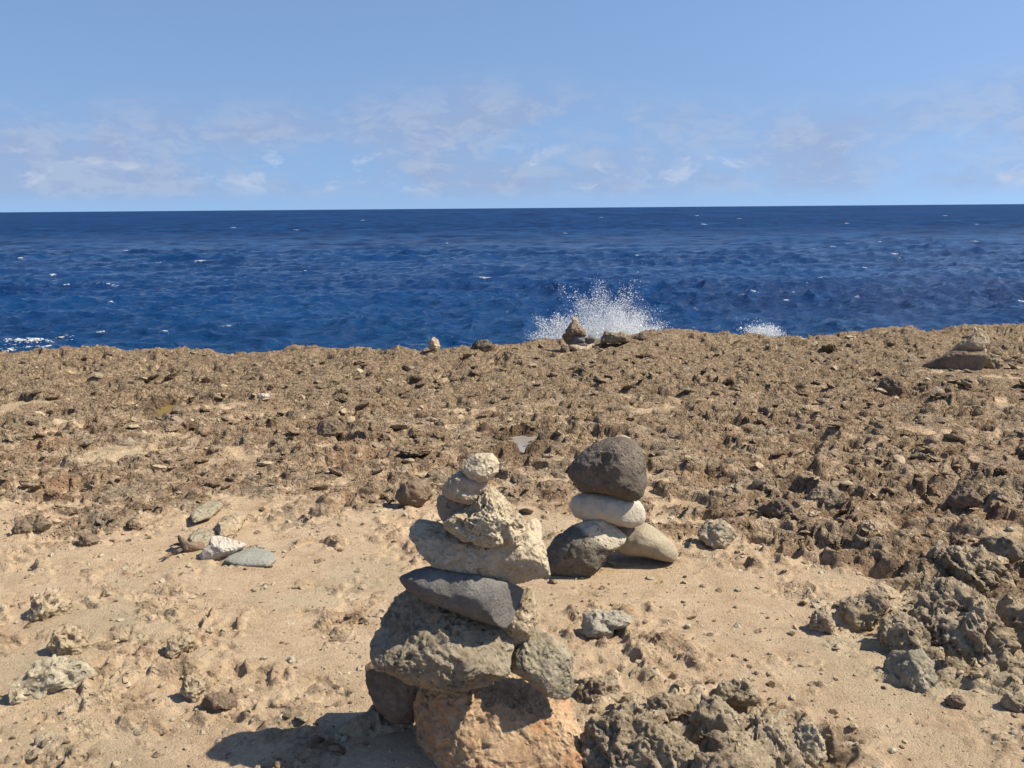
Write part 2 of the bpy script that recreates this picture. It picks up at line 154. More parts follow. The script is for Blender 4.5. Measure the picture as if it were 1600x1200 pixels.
    ('rock', 'grey split fragment lying on open sand right of the front cairn', 'rock', 'limestone blocks standing out of the sand', (0.3212, 3.1336, 0.0377), -0.1021, 0.4346, [(-8.3, -3.4),(-7.4, 3.2),(-2.0, 4.7),(5.2, 4.4),(10.6, 3.5),(9.4, 0.2),(3.4, -1.6),(2.8, -5.8),(-3.2, -5.5)], 0.6, 'palegrey2', 6, 0.5, 6, 1.5, 0.7),
    ('rock', 'broad grey boulder beside the base of the front cairn', 'rock', 'grey rocks of the bottom outcrop right of the front cairn', (0.3289, 2.3122, 0.0369), -0.1413, 0.5597, [(-14.8, 5.5),(-11.2, 8.2),(-6.2, 9.8),(2.0, 9.6),(9.7, 6.0),(15.2, 1.4),(16.5, -4.9),(12.0, -8.6),(-8.5, -8.6),(-13.5, -4.0),(-15.3, 1.4)], 0.55, 'rockgrey', 6, 0.85, 7, 2.1, 0.75),
    ('rock', 'dark pitted rock at the back of the bottom outcrop', 'rock', 'grey rocks of the bottom outcrop right of the front cairn', (0.461, 2.5201, 0.0304), -0.1809, 0.5208, [(-9.3, 0.9),(-7.8, 4.8),(-2.4, 6.3),(4.5, 5.3),(7.9, 2.9),(7.4, -4.0),(4.5, -7.5),(-1.4, -6.0),(-7.3, -2.1)], 0.6, 'rockgrey', 6, 0.95, 6, 2.1, 0.75),
    ('rock', 'bright grey upright rock in the middle of the bottom outcrop', 'rock', 'grey rocks of the bottom outcrop right of the front cairn', (0.5606, 2.4182, 0.0513), -0.2278, 0.5283, [(-7.0, -4.2),(-6.0, 2.4),(-4.6, 8.1),(-0.8, 8.8),(3.0, 7.6),(7.2, 3.8),(7.7, -1.4),(4.9, -5.6),(0.1, -8.5),(-4.6, -8.5)], 0.6, 'rockpale', 6, 0.75, 7, 2.0, 0.72),
    ('rock', 'low grey rock with dark hollow right in the bottom outcrop', 'rock', 'grey rocks of the bottom outcrop right of the front cairn', (0.7113, 2.3935, 0.0167), -0.2889, 0.536, [(-8.8, 3.0),(-6.9, 6.8),(-1.7, 9.1),(3.4, 6.8),(7.2, 3.0),(9.1, -2.6),(7.2, -7.3),(-1.3, -8.2),(-6.9, -4.5)], 0.6, 'rockgrey', 6, 0.95, 7, 2.1, 0.72),
    ('rock', 'pale grey tooth of rock at the right end of the bottom outcrop', 'rock', 'grey rocks of the bottom outcrop right of the front cairn', (0.8129, 2.3608, 0.0375), -0.3316, 0.5299, [(-4.5, 1.9),(-3.1, 4.7),(0.6, 5.6),(3.4, 1.9),(4.3, -2.7),(1.5, -6.0),(-2.2, -4.1)], 0.7, 'rockpale', 6, 0.6, 5, 1.7, 0.72),
    ('rock', 'low sand coloured rock in front of the bottom outcrop', 'rock', 'grey rocks of the bottom outcrop right of the front cairn', (0.5706, 2.2262, 0.0301), -0.2509, 0.569, [(-12.8, -0.3),(-9.3, 4.5),(-2.7, 5.9),(6.1, 4.5),(11.8, 1.9),(13.6, -2.9),(3.9, -5.1),(-9.3, -4.7)], 0.6, 'rocktan', 6, 0.75, 6, 2.0, 0.75),
    ('rock', 'crumbly tan rock between the front cairn and the grey outcrop', 'rock', 'grey rocks of the bottom outcrop right of the front cairn', (0.2564, 2.6808, 0.0269), -0.0954, 0.5005, [(-7.4, -2.5),(-5.9, 2.7),(-1.7, 4.8),(4.0, 4.8),(7.1, 1.7),(6.6, -3.0),(0.9, -4.5),(-4.8, -4.5)], 0.6, 'rocktan', 6, 0.75, 5, 2.0, 0.8),
    ('rock', 'small tan ledge rock above the bright rock of bottom outcrop', 'rock', 'grey rocks of the bottom outcrop right of the front cairn', (0.6874, 2.6774, 0.0209), -0.2513, 0.4913, [(-8.0, -2.1),(-5.9, 1.6),(-1.2, 3.9),(4.0, 4.2),(7.1, 1.0),(6.6, -2.1),(0.9, -3.6),(-4.3, -3.6)], 0.6, 'rocktan', 6, 0.7, 5, 1.8, 0.8),
    ('rock', 'grey hollow rock in sand at the lower left', 'rock', 'low rocks in the sand at left', (-1.489, 2.7693, 0.0251), 0.4933, 0.4386, [(-13.2, -4.6),(-11.2, 1.3),(-5.0, 5.6),(3.6, 6.7),(11.5, 3.2),(13.8, -1.5),(8.3, -4.2),(0.5, -5.0),(-8.1, -6.2)], 0.55, 'rockpale', 6, 0.85, 6, 2.0, 0.75),
    ('rock', 'lumpy tan rock in sand near the left edge above the hollow rock', 'rock', 'low rocks in the sand at left', (-1.7496, 3.3256, 0.032), 0.4843, 0.3724, [(-8.6, -3.9),(-4.9, 3.5),(-0.2, 6.7),(5.3, 5.3),(7.6, 0.7),(4.9, -4.8),(-3.0, -5.8)], 0.7, 'tan', 6, 0.75, 5, 2.0, 0.8),
    ('rock', 'curled tan rock on sand below the low stone scatter', 'rock', 'low rocks in the sand at left', (-1.1527, 3.0189, 0.0255), 0.3648, 0.4281, [(-4.5, -3.3),(-3.7, 2.6),(0.5, 3.9),(4.8, 2.6),(4.8, -0.8),(-0.3, -4.1)], 0.8, 'tan', 6, 0.65, 4, 1.8, 0.8),
    ('rock', 'long dark ledge rock on sand up and left of the cairn shadow', 'rock', 'low rocks in the sand at left', (-0.9058, 2.657, 0.0177), 0.3286, 0.4858, [(-5.3, -0.1),(-4.2, 2.5),(0.3, 2.5),(4.1, 0.6),(5.2, -2.4),(2.6, -2.8),(-2.7, -1.3)], 0.8, 'brown', 5, 0.2, 4, 1.0, 0.8),
    ('rock', 'rough tan rock ridge left of the long dark ledge rock', 'rock', 'low rocks in the sand at left', (-1.0076, 2.7208, 0.0283), 0.3547, 0.4694, [(-3.7, -0.5),(-2.1, 3.4),(0.9, 4.9),(3.2, 1.0),(2.5, -3.6),(-0.6, -4.7)], 0.8, 'tan', 6, 0.75, 4, 2.0, 0.8),
    ('rock', 'broken tan rock cluster under the lumpy rock at left', 'rock', 'low rocks in the sand at left', (-1.5387, 3.0326, 0.034), 0.4695, 0.407, [(-6.7, -0.2),(-4.6, 4.9),(0.5, 5.8),(5.6, 2.4),(6.0, -4.4),(2.2, -5.7),(-4.6, -3.6)], 0.6, 'tan', 6, 0.85, 5, 2.2, 0.8),
    ('rock', 'dark humped rock at the far left where sand meets rubble', 'rock', 'low rocks in the sand at left', (-2.3241, 4.2462, 0.0216), 0.5008, 0.2964, [(-4.8, -1.3),(-3.0, 3.3),(1.0, 4.5),(4.5, 0.4),(3.9, -3.1),(-1.3, -3.9)], 0.8, 'brown', 5, 0.2, 4, 1.0, 0.8),
    ('rock', 'dark notched rock on sand left of the low stone scatter', 'rock', 'low rocks in the sand at left', (-1.9526, 4.1143, 0.0194), 0.4431, 0.3143, [(-4.1, -1.5),(-2.9, 3.6),(1.0, 3.6),(4.4, -0.3),(3.8, -2.8),(-1.2, -3.4)], 0.8, 'brown', 5, 0.2, 4, 1.0, 0.8),
    ('rock', 'low rough rock lying in the cairn shadow at the left of its base', 'rock', 'low rocks in the sand at left', (-0.4234, 2.52, -0.0744), 0.1665, 0.5522, [(-24.6, -7.3),(-18.9, 2.1),(-9.5, 6.8),(1.8, 11.0),(12.2, 12.1),(18.8, 3.0),(18.8, -7.3),(-3.8, -9.2)], 0.6, 'tan', 6, 0.3, 5, 1.0, 0.75),
    ('rock', 'wide dark boulder in the rubble right of the squat cairn', 'rock', 'dark boulders in the far rubble field', (1.2972, 4.4129, 0.0313), -0.2859, 0.3091, [(9.4, -0.2),(7.1, 2.4),(4.0, 4.7),(-1.2, 5.0),(-4.7, 3.0),(-8.3, 1.2),(-8.1, -1.6),(-5.6, -4.0),(-1.1, -5.3),(3.1, -3.9),(6.0, -2.4)], 0.9, 'reddark', 5, 0.25, 4, 1.1, 0.8),
    ('rock', 'dark boulder in the right hand rubble, right of the wide dark one', 'rock', 'dark boulders in the far rubble field', (2.2833, 4.5646, 0.0324), -0.4638, 0.28, [(8.8, -0.1),(6.2, 2.7),(3.6, 5.5),(-1.4, 5.4),(-5.5, 4.0),(-6.9, 1.2),(-7.8, -1.6),(-6.1, -4.7),(-1.4, -5.5),(2.6, -4.3),(6.7, -3.1)], 0.9, 'reddark', 5, 0.25, 4, 1.1, 0.8),
    ('rock', 'angular grey boulder at the sand edge right of the squat cairn', 'rock', 'dark boulders in the far rubble field', (0.9165, 4.0277, 0.0454), -0.2237, 0.3386, [(8.3, 0.3),(5.6, 4.1),(2.7, 6.6),(-0.9, 6.9),(-4.3, 5.5),(-6.7, 2.3),(-7.9, -2.1),(-4.3, -4.8),(-1.1, -7.5),(2.9, -6.3),(5.7, -3.5)], 0.9, 'rockgrey', 5, 0.25, 4, 1.1, 0.8),
    ('rock', 'small pale wedge rock in the rubble above the right hand sand edge', 'rock', 'dark boulders in the far rubble field', (1.663, 4.1672, 0.0197), -0.3797, 0.3187, [(5.5, 0.1),(4.9, 2.4),(1.9, 3.2),(-0.9, 3.9),(-3.6, 3.0),(-4.8, 1.1),(-5.4, -1.1),(-4.0, -3.2),(-0.8, -3.5),(2.2, -3.5),(4.5, -2.1)], 0.9, 'rocktan', 5, 0.25, 4, 1.1, 0.8),
    ('rock', 'knobbly rock coloured brown for the shadow beside it, in rubble up and left of the front cairn top', 'rock', 'dark boulders in the far rubble field', (-0.5112, 4.6737, 0.0499), 0.1089, 0.2992, [(9.2, -0.2),(7.2, 4.1),(3.3, 7.3),(-2.1, 7.9),(-5.9, 4.9),(-8.2, 1.7),(-8.8, -2.2),(-5.6, -5.0),(-2.1, -8.4),(3.1, -7.2),(6.4, -4.0)], 0.9, 'brown', 5, 0.25, 4, 1.1, 0.8),  # real lump, its brown also carries the shadow at its left
    ('rock', 'brown rock standing in for a shaded pit in the left middle rubble field', 'rock', 'dark boulders in the far rubble field', (-1.242, 6.2445, 0.0352), 0.1963, 0.2261, [(9.9, 0.2),(6.6, 3.0),(4.0, 6.1),(-2.1, 6.7),(-6.2, 4.1),(-8.5, 1.6),(-8.3, -1.1),(-7.7, -4.7),(-2.1, -6.3),(3.6, -5.1),(8.4, -3.2)], 0.9, 'brown', 5, 0.25, 4, 1.1, 0.8),  # brown rock stands in for the shade of a pit
    ('rock', 'small white stone on the rubble in the left middle distance', 'rock', 'dark boulders in the far rubble field', (-2.0236, 7.4887, 0.0122), 0.2639, 0.1895, [(4.9, 0.0),(4.7, 1.3),(2.4, 2.3),(-0.9, 2.0),(-3.3, 1.5),(-6.1, 0.7),(-5.6, -0.6),(-3.4, -1.5),(-0.9, -2.2),(2.2, -2.1),(5.2, -1.4)], 0.9, 'whitecoral', 5, 0.25, 4, 1.1, 0.8),
    ('rock', 'pale upright rock on the cliff rim left of the far cairn', 'rock', 'dark boulders in the far rubble field', (-0.8253, 9.9212, 0.0589), 0.083, 0.1438, [(5.8, -0.2),(4.6, 5.0),(2.1, 8.8),(-1.3, 9.6),(-3.7, 6.0),(-5.2, 2.1),(-5.6, -2.6),(-3.6, -6.0),(-1.3, -10.2),(2.0, -8.7),(4.1, -4.9)], 0.9, 'rocktan', 5, 0.25, 4, 1.1, 0.8),
    ('rock', 'dark sharp rock on the cliff rim between pale rock and far cairn', 'rock', 'dark boulders in the far rubble field', (-0.3288, 9.9717, 0.0418), 0.033, 0.1451, [(10.5, 0.4),(10.6, 4.3),(5.4, 6.9),(-1.2, 6.3),(-6.3, 4.8),(-9.2, 2.0),(-12.6, -1.9),(-8.0, -5.2),(-1.6, -7.3),(4.7, -5.4),(9.3, -3.1)], 0.9, 'darkrim', 5, 0.25, 4, 1.1, 0.8),
    ('rock', 'dark boulder low on the right margin of the rubble field', 'rock', 'dark boulders in the far rubble field', (2.1035, 3.8394, 0.0335), -0.5012, 0.3232, [(9.6, 0.0),(7.6, 3.5),(3.5, 5.5),(-1.3, 6.1),(-6.2, 5.0),(-9.2, 1.9),(-9.7, -2.0),(-5.6, -4.5),(-1.2, -5.8),(3.7, -5.8),(8.5, -3.9)], 0.9, 'rockdark', 5, 0.25, 4, 1.1, 0.8),
    ('rock', 'brown boulder half buried in the right hand rubble, up from the crag', 'rock', 'dark boulders in the far rubble field', (1.5923, 4.587, 0.0351), -0.3341, 0.293, [(9.4, -0.5),(9.4, 3.2),(4.1, 5.1),(-1.7, 6.1),(-6.2, 3.7),(-9.9, 1.3),(-9.7, -2.2),(-5.8, -4.4),(-1.4, -6.0),(3.7, -5.4),(7.4, -3.4)], 0.9, 'rockdark', 5, 0.25, 4, 1.1, 0.8),
]
SAND_EDGE = [[-2.61, 4.58], [-1.97, 4.23], [-1.8, 4.41], [-1.66, 4.56], [-1.46, 4.66], [-1.21, 4.7], [-0.65, 4.53], [-0.36, 4.57], [-0.0, 4.67], [0.25, 4.51], [0.71, 4.0], [1.09, 4.03], [1.33, 3.72], [1.46, 3.49], [1.22, 3.37], [1.06, 3.15], [1.18, 3.07], [1.29, 3.02], [1.17, 2.76], [1.3, 2.58], [1.56, 2.65], [2.19, 2.7], [1.79, 2.16], [0.79, 2.05], [0.89, 2.47], [0.78, 2.72], [0.59, 2.71], [0.39, 2.71], [0.22, 2.62], [0.15, 2.35], [-0.01, 2.01], [-0.53, 1.66], [-1.7, 1.52], [-4.63, 3.78]]
PUDDLE = [[-0.12, 5.56], [-0.06, 5.7], [0.01, 5.69], [0.05, 5.98], [-0.05, 6.16], [-0.01, 6.3], [0.12, 6.32], [0.15, 6.13], [0.11, 5.87], [0.11, 5.61], [0.02, 5.57], [-0.08, 5.5]]
SMALL_PUDDLE = [[-2.84, 7.23], [-2.81, 7.45], [-2.66, 7.5], [-2.55, 7.34], [-2.61, 7.19], [-2.64, 7.05], [-2.75, 7.06]]

# ------------------------------------------------------------------ noise
def _h(ix, iy, iz, s):
    n = (ix.astype(np.uint32) * np.uint32(374761393) + iy.astype(np.uint32) * np.uint32(668265263)
         + iz.astype(np.uint32) * np.uint32(2147483647) + np.uint32((s * 974634777) & 0xffffffff))
    n = (n ^ (n >> np.uint32(13))) * np.uint32(1274126177)
    n = (n ^ (n >> np.uint32(15))) * np.uint32(2246822519)
    return n ^ (n >> np.uint32(16))
def hr(ix, iy, iz, s): return _h(ix, iy, iz, s).astype(np.float64) / 4294967296.0
def perlin2(x, y, s=0):
    ix = np.floor(x).astype(np.int64); iy = np.floor(y).astype(np.int64); fx = x - ix; fy = y - iy
    u = fx * fx * fx * (fx * (fx * 6 - 15) + 10); v = fy * fy * fy * (fy * (fy * 6 - 15) + 10)
    z0 = np.zeros_like(ix)
    def g(dx, dy):
        a = hr(ix + dx, iy + dy, z0, s) * (2 * np.pi)
        return np.cos(a) * (fx - dx) + np.sin(a) * (fy - dy)
    a = g(0, 0); b = g(1, 0); c = g(0, 1); d = g(1, 1)
    return ((a + u * (b - a)) * (1 - v) + (c + u * (d - c)) * v) * 1.5
def fbm2(x, y, o=4, s=0, gain=.5):
    r = 0; a = 1.0; f = 1.0; t = 0
    for k in range(o):
        r = r + a * perlin2(x * f + 17.3 * k, y * f - 9.1 * k, s + k); t += a; a *= gain; f *= 2.03
    return r / t
def ridged2(x, y, o=6, s=0):
    r = 0; a = 1.0; f = 1.0; w = 1.0; tt = 0
    for k in range(o):
        n = 1 - np.abs(perlin2(x * f + 13.7 * k, y * f + 5.1 * k, s + k)) * 1.25
        n = np.maximum(n, 0) ** 2
        r = r + a * n * w; tt += a; w = np.clip(n * 1.7, .25, 1); a *= .56; f *= 2.07
    return r / tt
def worley2(x, y, s=0, second=False):
    ix = np.floor(x).astype(np.int64); iy = np.floor(y).astype(np.int64); z0 = np.zeros_like(ix)
    f1 = np.full(x.shape, 9.0); f2 = np.full(x.shape, 9.0); idv = np.zeros(x.shape)
    for dx in (-1, 0, 1):
        for dy in (-1, 0, 1):
            px = ix + dx + hr(ix + dx, iy + dy, z0, s); py = iy + dy + hr(ix + dx, iy + dy, z0, s + 77)
            d = (px - x) ** 2 + (py - y) ** 2
            m = d < f1
            f2 = np.where(m, f1, np.minimum(f2, d)); f1 = np.where(m, d, f1)
            if second: idv = np.where(m, hr(ix + dx, iy + dy, z0, s + 31), idv)
    if second: return np.sqrt(f1), np.sqrt(f2), idv
    return np.sqrt(f1)
def perlin3(p, s=0):
    i = np.floor(p).astype(np.int64); f = p - i; w = f * f * f * (f * (f * 6 - 15) + 10)
    r = 0
    for dx in (0, 1):
        wx = w[:, 0] if dx else 1 - w[:, 0]
        for dy in (0, 1):
            wy = w[:, 1] if dy else 1 - w[:, 1]
            for dz in (0, 1):
                wz = w[:, 2] if dz else 1 - w[:, 2]
                hh = _h(i[:, 0] + dx, i[:, 1] + dy, i[:, 2] + dz, s)
                gx = (hh & np.uint32(1023)) / 511.5 - 1; gy = ((hh >> np.uint32(10)) & np.uint32(1023)) / 511.5 - 1; gz = ((hh >> np.uint32(20)) & np.uint32(1023)) / 511.5 - 1
                r = r + wx * wy * wz * (gx * (f[:, 0] - dx) + gy * (f[:, 1] - dy) + gz * (f[:, 2] - dz))
    return r * 1.3
def fbm3(p, o=4, s=0, gain=.5):
    r = 0; a = 1.0; f = 1.0; t = 0
    for k in range(o):
        r = r + a * perlin3(p * f + 5.7 * k, s + k); t += a; a *= gain; f *= 2.03
    return r / t
def worley3(p, s=0):
    i = np.floor(p).astype(np.int64); f1 = np.full(len(p), 9.0)
    for dx in (-1, 0, 1):
        for dy in (-1, 0, 1):
            for dz in (-1, 0, 1):
                a, b, c = i[:, 0] + dx, i[:, 1] + dy, i[:, 2] + dz
                d = (a + hr(a, b, c, s) - p[:, 0]) ** 2 + (b + hr(a, b, c, s + 11) - p[:, 1]) ** 2 + (c + hr(a, b, c, s + 23) - p[:, 2]) ** 2
                f1 = np.minimum(f1, d)
    return np.sqrt(f1)
def sstep(a, b, v):
    t = np.clip((v - a) / (b - a), 0, 1); return t * t * (3 - 2 * t)
def poly_sd(poly, x, y):
    """signed distance to a polygon, positive inside"""
    P = np.array(poly); n = len(P); d = np.full(x.shape, 1e9); ins = np.zeros(x.shape, bool)
    for k in range(n):
        a = P[k]; b = P[(k + 1) % n]; e = b - a
        wx = x - a[0]; wy = y - a[1]
        t = np.clip((wx * e[0] + wy * e[1]) / (e @ e), 0, 1)
        d = np.minimum(d, (wx - e[0] * t) ** 2 + (wy - e[1] * t) ** 2)
        c = (a[1] > y) != (b[1] > y)
        with np.errstate(divide='ignore', invalid='ignore'):
            ins ^= c & (x < (b[0] - a[0]) * (y - a[1]) / (b[1] - a[1] + 1e-12) + a[0])
    d = np.sqrt(d); return np.where(ins, d, -d)

# ------------------------------------------------------------------ mesh helpers
def mesh_from(name, V, Fc, smooth=True):
    V = np.ascontiguousarray(V, np.float32); Fc = np.ascontiguousarray(Fc, np.int32)
    me = bpy.data.meshes.new(name)
    n = Fc.shape[1]
    me.vertices.add(len(V)); me.vertices.foreach_set('co', V.ravel())
    me.loops.add(Fc.size); me.loops.foreach_set('vertex_index', Fc.ravel())
    me.polygons.add(len(Fc)); me.polygons.foreach_set('loop_start', np.arange(0, Fc.size, n, dtype=np.int32))
    me.polygons.foreach_set('loop_total', np.full(len(Fc), n, np.int32))
    me.polygons.foreach_set('use_smooth', np.full(len(Fc), smooth, bool))
    me.update(calc_edges=True)
    return me
def link(name, me, mat=None, parent=None, label=None, cat=None, group=None, kind=None):
    o = bpy.data.objects.new(name, me); col.objects.link(o)
    if mat is not None and not me.materials: me.materials.append(mat)
    if parent is not None: o.parent = parent
    if label: o['label'] = label
    if cat: o['category'] = cat
    if group: o['group'] = group
    if kind: o['kind'] = kind
    return o
def attr(me, name, v):
    a = me.attributes.new(name, 'FLOAT', 'POINT'); a.data.foreach_set('value', np.ascontiguousarray(v, np.float32).ravel())
def grid_faces(nr, nc):
    i = np.arange(nr - 1)[:, None] * nc + np.arange(nc - 1)[None, :]
    return np.stack([i, i + 1, i + nc + 1, i + nc], -1).reshape(-1, 4)
_ico = {}
def ico(n):
    if n not in _ico:
        bm = bmesh.new(); bmesh.ops.create_icosphere(bm, subdivisions=n, radius=1.0)
        V = np.array([v.co[:] for v in bm.verts]); Fc = np.array([[v.index for v in f.verts] for f in bm.faces]); bm.free()
        _ico[n] = (V, Fc)
    return _ico[n]

# ------------------------------------------------------------------ materials
class NT:
    def __init__(s, name):
        s.m = bpy.data.materials.new(name); s.m.use_nodes = True; s.t = s.m.node_tree
        s.b = s.t.nodes['Principled BSDF']
    def n(s, t, **k):
        x = s.t.nodes.new(t)
        for a, b in k.items(): setattr(x, a, b)
        return x
    def l(s, a, b): s.t.links.new(a, b)
    def coord(s, kind='Object'): return s.n('ShaderNodeTexCoord').outputs[kind]
    def noise(s, vec, scale, detail=5, rough=.6, dist=0.0):
        x = s.n('ShaderNodeTexNoise'); s.l(vec, x.inputs['Vector'])
        x.inputs['Scale'].default_value = scale; x.inputs['Detail'].default_value = detail; x.inputs['Roughness'].default_value = rough; x.inputs['Distortion'].default_value = dist
        return x.outputs[0]
    def vor(s, vec, scale, feature='F1'):
        x = s.n('ShaderNodeTexVoronoi', feature=feature); s.l(vec, x.inputs['Vector']); x.inputs['Scale'].default_value = scale
        return x.outputs['Distance']
    def rng(s, v, a, b, c=0., d=1.):
        x = s.n('ShaderNodeMapRange', interpolation_type='SMOOTHSTEP'); s.l(v, x.inputs[0])
        for i, q in enumerate((a, b, c, d)): x.inputs[i + 1].default_value = q
        return x.outputs[0]
    def math(s, op, a, b=0.):
        x = s.n('ShaderNodeMath', operation=op)
        for i, v in enumerate((a, b)):
            if isinstance(v, (int, float)): x.inputs[i].default_value = v
            else: s.l(v, x.inputs[i])
        return x.outputs[0]
    def mix(s, f, a, b, mode='MIX'):
        x = s.n('ShaderNodeMixRGB', blend_type=mode)
        for i, v in enumerate((f, a, b)):
            if isinstance(v, (int, float)): x.inputs[i].default_value = v
            elif isinstance(v, tuple): x.inputs[i].default_value = v + (1,)
            else: s.l(v, x.inputs[i])
        return x.outputs[0]
    def ramp(s, f, stops):
        x = s.n('ShaderNodeValToRGB'); s.l(f, x.inputs[0]); e = x.color_ramp.elements
        while len(e) < len(stops): e.new(.5)
        for q, (p, c) in zip(e, stops): q.position = p; q.color = c + (1,)
        return x.outputs[0]
    def bump(s, h, strength, dist):
        x = s.n('ShaderNodeBump'); s.l(h, x.inputs['Height']); x.inputs['Strength'].default_value = strength; x.inputs['Distance'].default_value = dist
        s.l(x.outputs[0], s.b.inputs['Normal'])
    def fin(s, colour, rough=.92, spec=.25):
        if isinstance(colour, tuple): s.b.inputs['Base Color'].default_value = colour + (1,)
        else: s.l(colour, s.b.inputs['Base Color'])
        s.b.inputs['Roughness'].default_value = rough; s.b.inputs['Specular IOR Level'].default_value = spec
        return s.m

def stone_material(name, dark, mid, light, grain=60., special=None):
    t = NT(name); v = t.coord()
    big = t.noise(v, 7, 6, .62, .3); small = t.noise(v, grain, 5, .7)
    c = t.ramp(t.math('ADD', t.math('MULTIPLY', big, .6), t.math('MULTIPLY', small, .4)), [(.33, dark), (.5, mid), (.66, light)])
    sp = t.rng(t.noise(v, grain * 2.6, 3, .7), .60, .72)
    c = t.mix(t.math('MULTIPLY', sp, .45), c, dark)
    lich = t.rng(t.noise(v, 16, 4, .6), .58, .70)
    c = t.mix(t.math('MULTIPLY', lich, .35), c, light)
    if special == 'slab':
        x = t.n('ShaderNodeSeparateXYZ'); t.l(v, x.inputs[0])
        e = t.rng(t.math('ADD', x.outputs[0], t.math('MULTIPLY', t.noise(v, 22, 4), .08)), .095, .125)
        c = t.mix(e, c, t.ramp(small, [(.35, (.24, .15, .09)), (.6, (.45, .34, .22))]))
    if special == 'arch':
        x = t.n('ShaderNodeSeparateXYZ'); t.l(v, x.inputs[0])
        q = t.math('ADD', t.math('MULTIPLY', x.outputs[2], .9), t.math('MULTIPLY', x.outputs[0], .55))
        e = t.rng(t.math('ADD', q, t.math('MULTIPLY', t.noise(v, 14, 4), .06)), .085, .115)
        c = t.mix(e, c, (.52, .46, .34))
    if special == 'orange':
        e = t.rng(t.noise(v, 11, 4), .50, .66)
        c = t.mix(t.math('MULTIPLY', e, .65), c, (.46, .235, .115))
    if special == 'pink':
        e = t.rng(t.noise(v, 30, 3), .52, .66)
        c = t.mix(t.math('MULTIPLY', e, .4), c, (.50, .29, .19))
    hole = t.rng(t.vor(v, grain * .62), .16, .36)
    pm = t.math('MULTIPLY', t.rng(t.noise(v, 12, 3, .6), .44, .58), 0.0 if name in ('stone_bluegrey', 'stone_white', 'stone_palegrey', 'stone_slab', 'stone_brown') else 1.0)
    c = t.mix(t.math('MULTIPLY', t.math('MULTIPLY', t.math('SUBTRACT', 1.0, hole), pm), .45), c, dark)  # holes darkened in the colour, standing in for the shade inside them
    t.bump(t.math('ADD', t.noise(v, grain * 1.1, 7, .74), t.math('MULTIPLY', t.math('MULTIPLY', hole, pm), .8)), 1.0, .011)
    return t.fin(c, .93, .2)
PAL = {
    'yellow': ((.40, .31, .20), (.58, .48, .33), (.70, .61, .45), 60),
    'pinkgrey': ((.28, .22, .16), (.45, .36, .26), (.57, .48, .36), 70, 'pink'),
    'greytan': ((.20, .17, .13), (.33, .28, .21), (.44, .37, .27), 60),
    'coral': ((.24, .185, .115), (.52, .43, .29), (.67, .58, .42), 55),
    'cream': ((.33, .26, .175), (.50, .41, .28), (.63, .54, .395), 45),
    'slab': ((.12, .11, .10), (.20, .187, .168), (.29, .275, .245), 130),
    'slabgrey': ((.09, .085, .08), (.16, .15, .14), (.25, .23, .20), 60),
    'basalt': ((.15, .115, .078), (.31, .255, .175), (.44, .375, .265), 75),
    'greengrey': ((.20, .165, .11), (.35, .295, .20), (.46, .40, .285), 70),
    'reddark': ((.09, .065, .048), (.17, .125, .09), (.27, .205, .145), 60),
    'orange': ((.27, .17, .10), (.44, .30, .175), (.56, .41, .255), 50, 'orange'),
    'brownball': ((.085, .068, .053), (.16, .132, .104), (.26, .222, .175), 110),
    'white': ((.36, .31, .235), (.52, .465, .36), (.63, .575, .465), 60),
    'arch': ((.08, .068, .054), (.16, .138, .105), (.28, .245, .185), 70, 'arch'),
    'palegrey': ((.29, .235, .16), (.40, .335, .23), (.49, .42, .30), 90),
    'palegrey2': ((.24, .21, .16), (.38, .34, .26), (.50, .45, .36), 60),
    'tan': ((.24, .17, .10), (.40, .31, .20), (.54, .44, .30), 50),
    'brown': ((.11, .076, .052), (.20, .145, .098), (.32, .245, .165), 55),
    'darkrim': ((.06, .055, .04), (.12, .105, .08), (.20, .175, .13), 50),
    'whitecoral': ((.38, .33, .26), (.52, .46, .38), (.61, .56, .475), 60),
    'bluegrey': ((.22, .215, .18), (.30, .295, .245), (.38, .37, .30), 70),
    'greygreen2': ((.17, .145, .10), (.30, .26, .185), (.44, .39, .29), 60),
    'rocktan': ((.22, .16, .10), (.40, .31, .20), (.54, .44, .30), 50),
    'rockdark': ((.12, .09, .06), (.25, .195, .13), (.38, .31, .21), 50),
    'rockgrey': ((.18, .145, .10), (.36, .30, .205), (.50, .43, .31), 50),
    'rockpale': ((.24, .20, .14), (.42, .36, .25), (.56, .49, .365), 50),
}
MATS = {k: stone_material('stone_' + k, *v) for k, v in PAL.items()}

